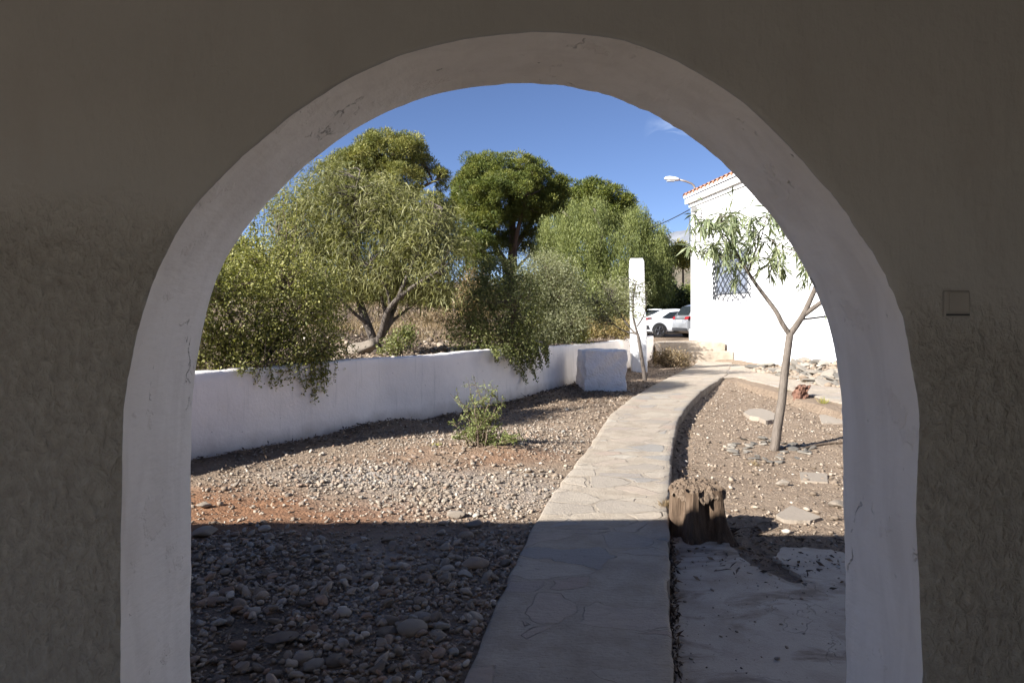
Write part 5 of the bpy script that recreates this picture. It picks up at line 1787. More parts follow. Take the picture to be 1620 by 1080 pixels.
def tree(name, label, base, limbs, lobes, nclump, per, spread, leaf, L, Wd, seed, bark, cat="tree", lo=0.5, up=0.3, weep=0.0, long=False, twig_frac=0.3, sides=8, twig_r=0.05, pad=None):
    r = np.random.default_rng(seed)
    root = empty(name, base, label, cat)
    m = MB()
    pts = skeleton(m, limbs, r, sides)
    if pad:
        c, Pp, D, T = pads(lobes, nclump, pad, per, r)
    else:
        c, d = crown_clumps(lobes, nclump, r, lo)
        Pp, D, T = cluster(c, d, per, spread, r, 0.6, up)
    twigs(m, pts, c, r, twig_r, twig_r * 0.25, 0.05, twig_frac)
    m.build("trunk", bark, root, True)
    if weep:
        n = len(Pp)
        Pp[:, 2] -= r.uniform(0, 1, n) ** 0.8 * weep
        Pp[:, :2] = np.repeat(c[:, :2], per, 0) + (Pp[:, :2] - np.repeat(c[:, :2], per, 0)) * 0.55
        D = unit(r.normal(size=(n, 3)) * 0.35 + np.array((0, 0, -1.0)))
    s = r.uniform(0.6, 1.3, len(Pp))
    leaf_mesh("crown", Pp, D, L * s, Wd * s, leaf, root, r, 0.1, long, T)
    return root


def px_limb(Y, l): return [P(x, y, Y + d) for x, y, d in l]


def far_trees():
    Y = 46
    bz = ground_h1(*P(800, 480, Y)[:2])
    tree("pine_tree", "tall dark green umbrella pine in the middle with sky showing under its crown", (*P(800, 480, Y)[:2], bz),
         [(px_limb(Y, [(806, 520, 0), (806, 470, 0), (810, 420, 0), (812, 380, 0), (810, 340, 0), (805, 300, 0)]), 0.55, 0.12),
          (px_limb(Y, [(808, 430, 0), (790, 400, -.5), (770, 370, -1), (750, 340, -1)]), 0.28, 0.08),
          (px_limb(Y, [(811, 395, 0), (835, 360, 1), (860, 335, 1), (875, 325, 1)]), 0.25, 0.08),
          (px_limb(Y, [(811, 400, 0), (822, 350, -1), (835, 310, -2)]), 0.2, 0.07),
          (px_limb(Y, [(806, 440, 0), (830, 410, 1), (850, 395, 1)]), 0.14, 0.05),
          (px_limb(Y, [(790, 400, -.5), (765, 400, -1), (745, 410, -1)]), 0.13, 0.05)],
         [lobe(775, 280, Y, 40, 28, 60), lobe(750, 310, Y - 1, 32, 36, 60), lobe(820, 285, Y, 45, 32, 70), lobe(855, 305, Y + 1, 40, 34, 60), lobe(800, 315, Y - 2, 50, 32, 60), lobe(850, 328, Y, 38, 20, 60), lobe(740, 350, Y - 1, 26, 45, 45),
          lobe(765, 365, Y - 2, 30, 35, 40), lobe(745, 395, Y - 1, 22, 28, 30), lobe(778, 345, Y - 2, 22, 26, 40), lobe(825, 335, Y, 30, 14, 60), lobe(752, 262, Y, 18, 12, 30), lobe(800, 262, Y, 22, 12, 30), lobe(838, 275, Y, 18, 12, 30), lobe(728, 300, Y, 12, 18, 24), lobe(880, 300, Y, 14, 16, 24), lobe(875, 322, Y, 18, 14, 40), lobe(770, 300, Y - 3, 30, 22, 30), lobe(760, 400, Y - 2, 22, 18, 30), lobe(838, 350, Y, 38, 14, 30), lobe(790, 368, Y + 2, 24, 18, 30), lobe(880, 330, Y + 1, 16, 16, 30), lobe(755, 415, Y - 1, 34, 20, 30), lobe(735, 375, Y, 22, 30, 30), lobe(850, 385, Y + 2, 20, 20, 30), lobe(838, 368, Y, 16, 10, 20), lobe(796, 384, Y, 12, 14, 20), lobe(826, 396, Y + 1, 14, 9, 20), lobe(720, 330, Y, 10, 16, 20)], 560, 430, 0.36, L_pine, 0.16, 0.038, 91, M_bark_pine, pad=0.46)
    Y = 34
    tree("pine_tree", "yellowish-green pine standing behind the spreading willow-leaved tree", (*P(625, 470, Y)[:2], ground_h1(*P(625, 470, Y)[:2])),
         [(px_limb(Y, [(625, 500, 0), (625, 430, 0), (622, 370, 0), (618, 300, 0), (622, 240, 0)]), 0.4, 0.08),
          (px_limb(Y, [(622, 360, 0), (580, 320, 0), (555, 280, 0), (545, 255, 0)]), 0.16, 0.05), (px_limb(Y, [(622, 330, 0), (660, 300, 0), (690, 285, 0), (700, 280, 0)]), 0.15, 0.04),
          (px_limb(Y, [(622, 380, 0), (670, 370, 0), (700, 350, 0)]), 0.15, 0.04)],
         [lobe(610, 240, Y, 42, 26, 50), lobe(645, 245, Y, 25, 24, 40), lobe(585, 265, Y, 40, 26, 50), lobe(545, 275, Y, 34, 30, 45), lobe(640, 285, Y, 35, 26, 50), lobe(692, 285, Y, 17, 16, 20), lobe(680, 330, Y, 24, 28, 40),
          lobe(600, 320, Y, 60, 40, 60), lobe(700, 340, Y + 1, 14, 30, 25), lobe(660, 240, Y, 10, 10, 14), lobe(600, 226, Y, 22, 14, 30), lobe(645, 228, Y, 20, 14, 30), lobe(570, 248, Y, 20, 14, 30), lobe(660, 265, Y, 24, 18, 30)], 380, 270, 0.27, L_pine2, 0.15, 0.030, 92, M_bark_pine, pad=0.34)
    Y = 56
    tree("pine_tree", "olive-green pine whose dome shows above the weeping tree", (*P(945, 480, Y)[:2], ground_h1(*P(945, 480, Y)[:2])),
         [(px_limb(Y, [(945, 520, 0), (945, 440, 0), (948, 380, 0), (950, 320, 0)]), 0.5, 0.1), (px_limb(Y, [(947, 390, 0), (970, 350, 0), (985, 335, 0)]), 0.2, 0.06), (px_limb(Y, [(947, 390, 0), (920, 350, 0), (905, 320, 0)]), 0.2, 0.06)],
         [lobe(940, 312, Y, 34, 20, 60), lobe(905, 320, Y, 22, 26, 40), lobe(970, 325, Y, 26, 26, 50), lobe(950, 345, Y - 1, 40, 25, 50), lobe(915, 350, Y, 30, 28, 40), lobe(990, 345, Y, 14, 18, 30)], 230, 250, 0.42, L_pine, 0.24, 0.06, 93, M_bark_pine, pad=0.52)
    Y = 38
    tree("pepper_tree", "large light green weeping tree behind the white post", (*P(960, 500, Y)[:2], ground_h1(*P(960, 500, Y)[:2])),
         [(px_limb(Y, [(955, 525, 0), (958, 490, 0), (960, 450, 0), (955, 410, 0)]), 0.4, 0.25),
          (px_limb(Y, [(957, 430, 0), (930, 380, 0), (905, 345, 0), (890, 335, 0)]), 0.2, 0.06), (px_limb(Y, [(957, 420, 0), (990, 380, 0), (1015, 350, 0), (1030, 345, 0)]), 0.2, 0.06),
          (px_limb(Y, [(956, 410, 0), (955, 370, -1), (940, 330, -1)]), 0.2, 0.06), (px_limb(Y, [(958, 440, 0), (1000, 420, 0), (1040, 400, 0)]), 0.15, 0.05), (px_limb(Y, [(957, 440, 0), (900, 410, 0), (865, 380, 0)]), 0.15, 0.05)],
         [lobe(885, 350, Y, 30, 22, 50), lobe(930, 325, Y, 34, 24, 50), lobe(870, 375, Y, 26, 25, 50), lobe(920, 370, Y - 2, 45, 30, 40), lobe(1000, 350, Y, 35, 26, 50), lobe(1030, 370, Y, 32, 24, 50), lobe(975, 390, Y - 2, 45, 35, 40),
          lobe(1042, 395, Y, 24, 28, 40), lobe(1020, 420, Y - 1, 40, 30, 40), lobe(960, 430, Y - 3, 45, 30, 30), lobe(1045, 430, Y, 16, 26, 40), lobe(900, 410, Y - 2, 40, 25, 40), lobe(1010, 330, Y, 12, 14, 30)], 1500, 84, (0.22, 0.22, 0.10), L_pepper, 0.16, 0.03, 94, M_bark_grey, lo=0.5, weep=1.25, twig_frac=0.0)
    Y = 60
    tree("slender_tree", "slender yellow-green topped tree on a bare dark trunk just left of the house corner", (*P(1079, 500, Y)[:2], ground_h1(*P(1079, 500, Y)[:2])),
         [(px_limb(Y, [(1080, 520, 0), (1080, 470, 0), (1081, 430, 0), (1079, 405, 0)]), 0.13, 0.07)],
         [lobe(1074, 402, Y, 15, 12), lobe(1066, 410, Y, 10, 10), lobe(1082, 412, Y, 9, 10), lobe(1073, 395, Y, 8, 8)], 150, 30, 0.25, L_yel, 0.3, 0.09, 95, M_bark_pine, up=0.4)
    Y = 44
    hedge = [(1015, 470, 24, 36), (1042, 478, 22, 30), (1066, 486, 16, 14), (1092, 484, 13, 22), (985, 470, 25, 40)]
    for i, (px, py, rx, ry) in enumerate(hedge):
        tree("evergreen_tree", ["dark evergreen tree directly behind the white post", "dark evergreen tree above the white parked car", "dark evergreen tree above the silver car beside the bare trunk", "olive-green bushy tree touching the house corner", "dark evergreen tree left of the white post"][i], (*P(px, 510, Y + i)[:2], ground_h1(*P(px, 510, Y + i)[:2])),
             [(px_limb(Y + i, [(px, 530, 0), (px, py, 0)]), 0.2, 0.08)],
             [lobe(px, py, Y + i, rx, ry, 26), lobe(px - 8, py + 15, Y + i - .6, rx * .8, ry * .6, 22), lobe(px + 8, py - 10, Y + i, rx * .6, ry * .7, 22)], 430, 50, 0.24, L_hedge if i in (0, 1, 2, 4) else L_pepper, 0.22, 0.085, 120 + i, M_bark_pine, lo=0.5)
    Y = 30
    tree("evergreen_tree", "dark leafy tree at the far left behind the yellow-green shrub", (*P(365, 460, Y)[:2], ground_h1(*P(365, 460, Y)[:2])),
         [(px_limb(Y, [(365, 480, 0), (368, 430, 0), (372, 400, 0)]), 0.2, 0.06)],
         [lobe(370, 410, Y, 35, 26), lobe(340, 430, Y, 40, 34), lobe(395, 440, Y, 40, 30), lobe(300, 420, Y, 50, 40), lobe(430, 450, Y, 40, 26)], 700, 34, 0.2, L_hedge, 0.2, 0.075, 130, M_bark_pine, lo=0.5)
    # far screen of scrub on the horizon at the left
    r = np.random.default_rng(140)
    for i, (px, py, Yq, rx, ry) in enumerate([(520, 470, 60, 40, 22), (600, 474, 64, 45, 20), (665, 477, 70, 40, 16), (725, 476, 66, 36, 18), (860, 470, 70, 60, 34), (790, 470, 68, 50, 26)]):
        lab = ["far olive scrub tree seen behind the left shrub", "far olive scrub tree behind the spreading tree's trunk", "far low scrub tree under the timber shelter", "far scrub tree just right of the shelter post", "far scrub tree low behind the grey-olive shrub", "far scrub tree below the umbrella pine"][i]
        tree("scrub_tree", lab, (*P(px, 495, Yq)[:2], ground_h1(*P(px, 495, Yq)[:2])), [(px_limb(Yq, [(px, 505, 0), (px, py, 0)]), 0.2, 0.06)],
             [lobe(px, py, Yq, rx, ry, 30), lobe(px - rx * .5, py + 6, Yq, rx * .6, ry * .7, 24), lobe(px + rx * .5, py + 5, Yq, rx * .6, ry * .7, 24)], 260, 30, 0.4, L_salt, 0.32, 0.12, 150 + i, M_bark_pine, lo=0.5)


far_trees()


# timber shelter far behind on the left bank
def build_shelter():
    Y = 27
    x0, x1 = P(640, 460, Y)[0], P(720, 460, Y)[0]
    gz = ground_h1(x1, Y)
    zt = P(0, 461, Y)[2]
    root = empty("timber_shelter", (x1, Y, gz), "low dark timber shelter roof on posts far behind the spreading tree", "shelter")
    for x in (x0 + 0.05, x1):
        MB().tube([(x, Y, gz - 0.2), (x + 0.02, Y, (gz + zt) / 2), (x, Y, zt)], [0.14, 0.12, 0.12], 8).build("post", M_bark_pine, root, True)
    m = MB()
    m.box(((x0 + x1) / 2 - 0.2, Y, zt + 0.08), (x1 - x0 + 0.4, 0.18, 0.15))
    m.box(((x0 + x1) / 2 - 0.2, Y + 2.2, zt + 0.3), (x1 - x0 + 0.4, 0.18, 0.15))
    m.build("beam", M_twig, root, bevel=0.01)
    m = MB()
    for i in range(14):
        x = x0 - 0.2 + (x1 - x0 + 0.4) * i / 13
        m.tube([(x, Y - 0.25, zt + 0.19), (x + 0.04, Y + 2.5, zt + 0.46)], 0.07, 6)
    m.build("roof", mat_simple("old_thatch_timber", (0.15, 0.12, 0.09), 0.9), root)


build_shelter()


# ------------------------------------------------------------------ cars
def build_car(name, label, loc, yaw, paint, prof, wid, wheel_x, wr, belt, side_win, rear_win, lights, extras):
    """prof: list of (x, zbottom, ztop); x runs from the tail (0) to the nose"""
    root = empty(name, loc, label, "car")
    root.rotation_euler = (0, 0, yaw)
    pr = np.array(prof)
    Lc = pr[-1, 0]

    def zt(x): return float(np.interp(x, pr[:, 0], pr[:, 2]))
    def zb(x): return float(np.interp(x, pr[:, 0], pr[:, 1]))
    def hw(x, z):
        e = min(x, Lc - x)
        w_ = wid / 2 * (1 - 0.16 * max(0, 1 - e / 0.75) ** 2)
        if z > belt: w_ -= (z - belt) * 0.42
        if z < 0.42: w_ -= (0.42 - z) * 0.18
        return max(0.05, w_)
    xs = np.unique(np.concatenate([pr[:, 0], np.linspace(0, Lc, 44)]))
    V = []; f = []
    for x in xs:
        b, t = zb(x), zt(x)
        zs = [b, b + 0.04, b + (t - b) * .2, b + (t - b) * .4, b + (t - b) * .6, b + (t - b) * .8, t - 0.05, t - 0.015]
        ring = [(hw(x, z) * (0.9 if i == 0 else (0.90 if i == 7 else 1.0)), z) for i, z in enumerate(zs)]
        full = [(0, b)] + ring + [(ring[-1][0] * 0.5, t)]
        full = full + [(0, t + 0.004)] + [(-y, z) for y, z in full[1:][::-1]]
        V += [(x, y, z) for y, z in full]
    k = len(V) // len(xs)
    for i in range(len(xs) - 1):
        for j in range(k):
            f.append([i * k + j, i * k + (j + 1) % k, (i + 1) * k + (j + 1) % k, (i + 1) * k + j])
    f.append(list(range(k))); f.append([(len(xs) - 1) * k + j for j in range(k)][::-1])

    from mathutils import Matrix
    M = Matrix.Translation(loc) @ Matrix.Rotation(yaw, 4, 'Z')
    tw = lambda pts: [tuple(M @ Vector(p)) for p in pts]

    def part(nm, mb, mat, parent=root, smooth=False, bevel=0.0):
        mb.v = tw(mb.v)
        return mb.build(nm, mat, parent, smooth, bevel)
    body = MB().add(V, f)
    body = part("body", body, paint, smooth=True)

    def side_panel(nm, poly, mat, parent=root, off=0.008, both=True):
        m = MB()
        poly = resample(np.array(poly + [poly[0]], float), 40)[:-1]
        for s in ((-1, 1) if both else (-1,)):
            c = poly.mean(0)
            rings = []
            for q in (1.0, 0.6, 0.25):
                rings.append([(x, s * (hw(x, z) + off), z) for x, z in (c + (poly - c) * q)])
            n_ = len(poly)
            vs = rings[0] + rings[1] + rings[2] + [(c[0], s * (hw(c[0], c[1]) + off), c[1])]
            fs = []
            for a in range(2):
                for i in range(n_):
                    fs.append([a * n_ + i, a * n_ + (i + 1) % n_, (a + 1) * n_ + (i + 1) % n_, (a + 1) * n_ + i])
            for i in range(n_):
                fs.append([2 * n_ + i, 2 * n_ + (i + 1) % n_, 3 * n_])
            m.add(vs, fs)
        return part(nm, m, mat, parent)
    for sw_ in side_win:
        side_panel("side_window", sw_, M_glass)

    def rear_x(z):        # tail surface
        if z < pr[0, 2]: return 0.0
        tail = pr[pr[:, 0] < 1.4]
        return float(np.interp(z, tail[:, 2], tail[:, 0]))

    def rear_panel(nm, poly, mat, off=0.012):
        m = MB()
        q = resample(np.array(poly + [poly[0]], float), 30)[:-1]
        c = q.mean(0)
        pts = [(rear_x(z) - off, y, z + (0.006 if z > pr[0, 2] else 0)) for y, z in q] + [(rear_x(c[1]) - off, c[0], c[1] + 0.006)]
        n_ = len(q)
        m.add(pts, [[i, (i + 1) % n_, n_] for i in range(n_)])
        return part(nm, m, mat)
    rear_panel("rear_window", rear_win, M_glass)
    M_red = bpy.data.materials.get("tail_light_red") or mat_simple("tail_light_red", (0.24, 0.015, 0.02), 0.2, spec=0.6)
    for rp, sp in lights:
        for s in (-1, 1):
            m = MB()
            q = [(rear_x(z) - 0.015, s * y, z) for y, z in rp]
            m.prism(q, (0.02, 0, 0))
            q2 = resample(np.array(sp + [sp[0]], float), 16)[:-1]
            m.add([(x, s * (hw(x, z) + 0.012), z) for x, z in q2] + [(q2.mean(0)[0], s * (hw(*q2.mean(0)) + 0.014), q2.mean(0)[1])], [[i, (i + 1) % 15, 15] for i in range(15)])
            part("tail_light", m, M_red)
    for kind, poly, mat in extras:
        if kind.startswith("rear:"):
            rear_panel(kind[5:], poly, mat, 0.018)
        elif kind.startswith("box:"):
            m = MB(); m.box(*poly)
            part(kind[4:], m, mat, bevel=0.012)
        else:
            side_panel(kind, poly, mat, off=0.010)
    # dark sills and arches, wheels
    sill = [(wheel_x[0] + wr + 0.06, 0.20), (wheel_x[1] - wr - 0.06, 0.20), (wheel_x[1] - wr - 0.06, 0.30), (wheel_x[0] + wr + 0.06, 0.30)]
    M_blk = bpy.data.materials.get("black_trim") or mat_simple("black_trim", (0.025, 0.025, 0.027), 0.6)
    M_tyre = bpy.data.materials.get("tyre_rubber") or mat_simple("tyre_rubber", (0.028, 0.027, 0.026), 0.85)
    M_rim = bpy.data.materials.get("dark_alloy") or mat_simple("dark_alloy", (0.10, 0.10, 0.11), 0.35, 0.8)
    side_panel("sill_trim", sill, M_blk)
    for wx in wheel_x:
        for s in (-1, 1):
            side_y = s * (wid / 2 - 0.11)
            m = MB()
            arch = []
            nA = 20
            for i in range(nA + 1):
                a = PI * i / nA
                for rr_, o_ in ((wr + 0.075, 0.012), (wr - 0.02, 0.014)):
                    x, z = wx + math.cos(a) * rr_, wr + math.sin(a) * rr_
                    arch.append((x, s * (hw(x, max(z, 0.42)) + o_), z))
            fs = [[2 * i, 2 * i + 1, 2 * i + 3, 2 * i + 2] for i in range(nA)]
            # dark wheel well disc behind
            bi = len(arch)
            ring = [(wx + math.cos(2 * PI * i / 24) * (wr + 0.03), s * (wid / 2 + 0.004), wr + math.sin(2 * PI * i / 24) * (wr + 0.03)) for i in range(24)]
            m.add(arch, fs)
            m.add(ring, [list(range(24))])
            part("wheel_arch", m, M_blk)
            wl_ = MB()
            vs = []; fs = []
            prof_w = [(-0.10, wr * 0.62), (-0.10, wr * 0.95), (-0.07, wr), (0.07, wr), (0.10, wr * 0.95), (0.104, wr * 0.66)]
            nW = 28
            for yy, rr_ in prof_w:
                for i in range(nW):
                    a = 2 * PI * i / nW
                    vs.append((wx + math.cos(a) * rr_, side_y + s * yy + s * 0.03, wr + math.sin(a) * rr_))
            for j in range(len(prof_w) - 1):
                for i in range(nW):
                    fs.append([j * nW + i, j * nW + (i + 1) % nW, (j + 1) * nW + (i + 1) % nW, (j + 1) * nW + i])
            wl_.add(vs, fs)
            wheel = part("wheel", wl_, M_tyre, smooth=False)
            rm = MB()
            yo = side_y + s * 0.125
            rm.tube([(wx, yo - s * 0.04, wr), (wx, yo, wr)], 0.05, 10)
            for i in range(5):
                a = 2 * PI * i / 5 + 0.3
                for da in (-0.16, 0.16):
                    rm.tube([(wx + math.cos(a) * 0.04, yo - s * 0.01, wr + math.sin(a) * 0.04), (wx + math.cos(a + da) * wr * 0.66, yo, wr + math.sin(a + da) * wr * 0.66)], 0.017, 5)
            ringv = [(wx + math.cos(2 * PI * i / 24) * wr * 0.66, yo, wr + math.sin(2 * PI * i / 24) * wr * 0.66) for i in range(25)]
            rm.tube(ringv, 0.016, 5, False)
            part("rim", rm, M_rim, wheel)
    return root


def car_paint(name, col, metal=0.0):
    t = NT(name)
    m = t.done(col, 0.28, metal=metal, spec=0.5)
    t.b.inputs['Coat Weight'].default_value = 0.6
    t.b.inputs['Coat Roughness'].default_value = 0.05
    return m


def build_cars():
    M_blk = mat_simple("black_trim", (0.025, 0.025, 0.027), 0.6)
    M_plate = mat_simple("number_plate", (0.62, 0.64, 0.62), 0.5)
    white = car_paint("white_car_paint", (0.80, 0.81, 0.82))
    silver = car_paint("silver_car_paint", (0.27, 0.275, 0.285), 0.4)
    Y = 35.0
    x, _, _ = P(1012, 533, Y)
    gz = ground_h1(x + 1, Y)
    prof = [(0.0, 0.42, 0.80), (0.03, 0.30, 0.93), (0.10, 0.24, 1.00), (0.45, 0.20, 1.06), (0.75, 0.18, 1.16), (1.15, 0.17, 1.33), (1.6, 0.17, 1.41), (2.1, 0.17, 1.43), (2.6, 0.17, 1.39), (3.0, 0.18, 1.24), (3.45, 0.2, 1.02), (4.1, 0.2, 0.88), (4.4, 0.26, 0.74), (4.5, 0.36, 0.62)]
    build_car("parked_car", "white hatchback parked with its tail towards the white post", (x - 0.35, Y - 0.5, gz), R(14), white, prof, 1.80, (0.92, 3.60), 0.33, 0.92,
              [[(1.05, 0.98), (1.55, 1.26), (2.15, 1.31), (2.2, 0.97), (1.4, 0.93)], [(2.27, 0.96), (2.24, 1.31), (2.6, 1.27), (3.0, 1.08), (3.1, 0.94)]],
              [(-0.62, 1.05), (0.62, 1.05), (0.52, 1.31), (-0.52, 1.31)],
              [([(0.44, 0.78), (0.86, 0.80), (0.84, 0.94), (0.50, 0.90)], [(0.03, 0.80), (0.50, 0.93), (0.42, 1.0), (0.08, 0.95)])],
              [("rear:number_plate", [(-0.26, 0.66), (0.26, 0.66), (0.26, 0.77), (-0.26, 0.77)], M_plate),
               ("rear:bumper_vent", [(-0.84, 0.42), (-0.50, 0.42), (-0.55, 0.60), (-0.78, 0.60)], M_blk),
               ("rear:bumper_vent", [(0.84, 0.42), (0.50, 0.42), (0.55, 0.60), (0.78, 0.60)], M_blk),
               ("rear:lower_trim", [(-0.5, 0.36), (0.5, 0.36), (0.5, 0.47), (-0.5, 0.47)], M_blk),
               ("side_light_trim", [(0.30, 0.86), (0.62, 0.95), (0.46, 1.0), (0.32, 0.98)], M_blk),
               ("bumper_vent", [(0.06, 0.40), (0.42, 0.40), (0.36, 0.60), (0.12, 0.60)], M_blk),
               ("box:spoiler", ((1.08, 0, 1.39), (0.26, 1.16, 0.05)), white),
               ("rear_valance", [(0.05, 0.24), (0.55, 0.20), (0.55, 0.28), (0.05, 0.34)], M_blk)])
    Y = 33.0
    x, _, _ = P(1077, 532, Y)
    gz = ground_h1(x + 1, Y)
    prof = [(0.0, 0.45, 0.85), (0.04, 0.34, 1.02), (0.12, 0.28, 1.08), (0.28, 0.24, 1.28), (0.48, 0.22, 1.55), (0.75, 0.2, 1.64), (1.4, 0.2, 1.68), (2.2, 0.2, 1.67), (2.8, 0.2, 1.55), (3.3, 0.22, 1.18), (4.1, 0.24, 1.05), (4.4, 0.3, 0.85), (4.5, 0.42, 0.7)]
    build_car("parked_car", "silver high-tailed car half hidden by the white house corner", (x, Y + 0.3, gz), R(13), silver, prof, 1.84, (0.95, 3.55), 0.35, 1.02,
              [[(0.62, 1.08), (0.85, 1.48), (1.6, 1.55), (1.65, 1.05)], [(1.72, 1.05), (1.70, 1.55), (2.5, 1.50), (3.05, 1.12)]],
              [(-0.66, 1.11), (0.66, 1.11), (0.56, 1.55), (-0.56, 1.55)],
              [([(0.50, 0.92), (0.88, 0.92), (0.86, 1.06), (0.52, 1.04)], [(0.04, 0.92), (0.36, 0.98), (0.34, 1.07), (0.08, 1.05)])],
              [("rear:trim_bar", [(-0.5, 0.93), (0.5, 0.93), (0.5, 0.97), (-0.5, 0.97)], M_blk),
               ("rear:number_plate", [(-0.26, 0.78), (0.26, 0.78), (0.26, 0.89), (-0.26, 0.89)], M_plate),
               ("rear:lower_trim", [(-0.8, 0.36), (0.8, 0.36), (0.8, 0.50), (-0.8, 0.50)], M_blk)])


build_cars()


# ------------------------------------------------------------------ small things on the ground
def litter():
    r = np.random.default_rng(300)
    k = np.repeat(TG, 3, 0) + r.normal(0, 0.06, (len(TG) * 3, 2))
    P0 = np.stack([k[:, 0], k[:, 1], ground_h(k[:, 0], k[:, 1]) - 0.01], -1)
    D = unit(np.stack([r.normal(0, 0.4, len(k)), r.normal(0, 0.4, len(k)), np.ones(len(k))], -1))
    o = leaf_mesh("dry_grass", P0, D, 0.28 * r.uniform(0.4, 1.3, len(k)), 0.014, L_dry, None, r, 0.15, True)
    tag(o, "straw coloured dry grass on the bank behind the terrace", "grass", kind="stuff")
    tp = np.stack([r.uniform(-9, 3, 16000), r.uniform(9, 30, 16000)], -1)
    tp = tp[(seg_sd(tp[:, 0], tp[:, 1], WALL_EXT) > 0.25)]
    P0 = np.stack([tp[:, 0], tp[:, 1], ground_h(tp[:, 0], tp[:, 1]) + r.uniform(0.004, 0.03, len(tp))], -1)
    D = unit(np.stack([r.normal(size=len(tp)), r.normal(size=len(tp)), r.normal(0, 0.3, len(tp))], -1))
    o = leaf_mesh("terrace_litter", P0, D, 0.09 * r.uniform(0.5, 1.5, len(tp)), 0.03, M_litter, None, r)
    tag(o, "dead leaves lying over the raised terrace", "leaf litter", kind="stuff")
    def f(x, y):
        d = seg_sd(x, y, WALL_EXT)
        a = np.exp(-(np.maximum(-d - 0.1, 0) / 0.5) ** 2) * (d < -0.03)
        b = np.exp(-(((x - 0.9) / 2.0) ** 2 + ((y - 14.6) / 2.4) ** 2)) * 1.8
        c = np.exp(-(((x - 1.9) / 0.75) ** 2 + ((y - 4.95) / 0.5) ** 2)) * 2.2
        e = np.exp(-(((x + 1.9) / 0.9) ** 2 + ((y - 3.5) / 1.2) ** 2)) * 0.5
        g = np.exp(-((x - path_rx(np.clip(y, 2, 26)) - 0.12) / 0.12) ** 2) * (y > 5.3) * (y < 12) * 0.7
        return np.clip((a + b + c + e + g + 0.03) * (0.5 + fbm(x * 2, y * 2, 91) + 0.3), 0, 1) * (in_garden(x, y, 0.0) | (in_bed(x, y, 0.0) & (y > 4.3)))
    p = dens_pts(60000, -4.5, 6.5, 2.3, 19, f, r)
    z = ground_h(p[:, 0], p[:, 1]) + r.uniform(0.004, 0.03, len(p))
    P0 = np.stack([p[:, 0], p[:, 1], z], -1)
    D = unit(np.stack([r.normal(size=len(p)), r.normal(size=len(p)), r.normal(0, 0.3, len(p))], -1))
    s = r.uniform(0.5, 1.5, len(p))
    o = leaf_mesh("leaf_litter", P0, D, 0.05 * s, 0.017 * s, M_litter, None, r)
    tag(o, "dead brown leaves and twigs littering the soil", "leaf litter", kind="stuff")
    # twigs
    m = MB()
    for i in range(260):
        k = r.integers(0, len(p))
        a = P0[k]
        an = r.uniform(0, 6.28); L = r.uniform(0.05, 0.22)
        b = a + np.array((math.cos(an) * L, math.sin(an) * L, 0))
        b[2] = ground_h1(b[0], b[1]) + 0.012
        mid = (a + b) / 2 + np.array((r.normal(0, 0.01), r.normal(0, 0.01), 0.008))
        m.tube([a, mid, b], [0.004, 0.0035, 0.002], 4, False)
    o = m.build("fallen_twigs", M_twig)
    tag(o, "thin fallen twigs strewn across the soil", "twigs", kind="stuff")
    # dead leaves and soil in the gap between path and concrete
    y = r.uniform(2.4, 5.2, 700); x = path_rx(y) + r.uniform(0.0, 0.045, 700)
    P0 = np.stack([x, y, np.full(700, -0.115) + r.uniform(0, 0.04, 700)], -1)
    D = unit(np.stack([r.normal(0, 0.4, 700), r.normal(size=700), r.normal(0, 0.25, 700)], -1))
    o = leaf_mesh("gap_litter", P0, D, 0.045 * r.uniform(0.5, 1.5, 700), 0.014, M_litter, None, r)
    tag(o, "dead leaves caught in the gap between path and concrete", "leaf litter", kind="stuff")
    # dry stick on the bed
    q = [G(1240, 707, -.12), G(1265, 708, -.12), G(1290, 702, -.12), G(1315, 700, -.12), G(1345, 699, -.12)]
    q = [(a, b, ground_h1(a, b) + 0.02) for a, b, _ in q]
    o = MB().tube(smooth_poly(np.array(q), 18, 2), np.linspace(0.012, 0.02, 18), 6).build("dry_branch", M_twig)
    tag(o, "thin dry branch lying on the bed right of the sapling", "branch")
    # dry grass tuft by the stump and little weeds
    def tuft(px, py, z, n, h, mat, label, seed, nm="grass_tuft"):
        rr = np.random.default_rng(seed)
        x, y, _ = G(px, py, z)
        P0 = np.stack([x + rr.normal(0, 0.03, n), y + rr.normal(0, 0.03, n), np.full(n, z)], -1)
        D = unit(np.stack([rr.normal(0, 0.45, n), rr.normal(0, 0.45, n), np.ones(n)], -1))
        o = leaf_mesh(nm, P0, D, h * rr.uniform(0.5, 1.2, n), 0.007, mat, None, rr, 0.2, True)
        tag(o, label, "grass")
    tuft(1053, 805, 0.0, 90, 0.13, L_dry, "tuft of dry straw grass between path and stump", 311)
    tuft(1302, 640, -.05, 60, 0.22, L_yel, "small yellow-green weed beside the branch path", 312, "weed")
    tuft(1240, 622, -.05, 70, 0.20, L_dark, "dark green weed left of the terracotta lump", 313, "weed")
    tuft(1192, 737, -.15, 50, 0.10, L_dry, "dry brown weed in front of the ring of flat stones", 314, "weed")
    tuft(692, 708, 0.03, 60, 0.10, L_yel, "low green weed left of the young bush", 315, "weed")


litter()


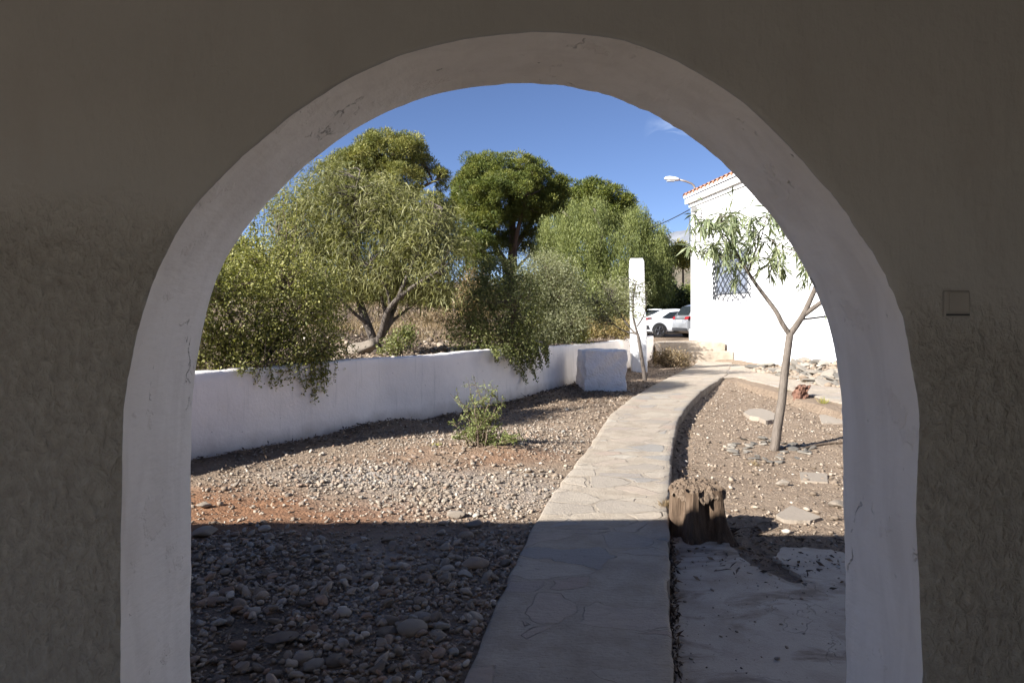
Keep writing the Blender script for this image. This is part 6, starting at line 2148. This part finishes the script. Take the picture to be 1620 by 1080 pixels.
# ------------------------------------------------------------------ far hills
def ridge(name, label, cx, Y, pts, depth, mat, rough, seed):
    """a hill whose skyline passes through given (X, z) points at distance Y"""
    pts = np.array(pts, float)
    n, k = 160, 40
    xs = np.linspace(pts[0, 0], pts[-1, 0], n)
    top = np.interp(xs, pts[:, 0], pts[:, 1])
    V = []
    for j in range(k):
        t = j / (k - 1)
        s = math.sin(PI * t)
        yy = Y + (t - 0.5) * 2 * depth
        z = top * s ** 1.1
        z = z + rough * fbm(xs / (rough * 4), np.full(n, yy / (rough * 4)), seed, 5) * s
        V.append(np.stack([xs, np.full(n, yy), z], -1))
    V = np.array(V)
    idx = np.arange(n * k).reshape(k, n)
    f = np.stack([idx[:-1, :-1], idx[:-1, 1:], idx[1:, 1:], idx[1:, :-1]], -1).reshape(-1, 4)
    o = mesh_np(name, V.reshape(-1, 3), f, mat, smooth=False)
    tag(o, label, "hill", kind="structure")


t = NT("hazy_limestone")
n_ = t.noise(0.02, 8, 0.7)
M_mount = t.done(t.ramp(n_, [(0.35, (0.135, 0.145, 0.165)), (0.6, (0.21, 0.215, 0.23))]), 0.95)  # blue-grey shift puts the distance haze into the stone colour
t = NT("scrub_hill")
n_ = t.noise(0.25, 8, 0.7)
M_hill = t.done(t.ramp(n_, [(0.35, (0.05, 0.05, 0.03)), (0.55, (0.13, 0.105, 0.075)), (0.75, (0.19, 0.155, 0.115))]), 0.95)
Ym = 2200
ridge("mountain", "pale grey limestone mountain far beyond the trees at the house corner", 0, Ym, [(P(x, y, Ym)[0], P(x, y, Ym)[2]) for x, y in [(760, 500), (900, 470), (980, 425), (1030, 390), (1055, 366), (1075, 357), (1100, 352), (1140, 362), (1300, 400), (1700, 430), (2200, 500)]], 700, M_mount, 85, 5)
Ym = 420
ridge("hill", "brown scrub-covered hillside below the mountain beside the house", 0, Ym, [(P(x, y, Ym)[0], P(x, y, Ym)[2]) for x, y in [(880, 505), (980, 480), (1040, 430), (1080, 402), (1100, 396), (1200, 390), (1500, 430), (1900, 505)]], 160, M_hill, 9, 9)
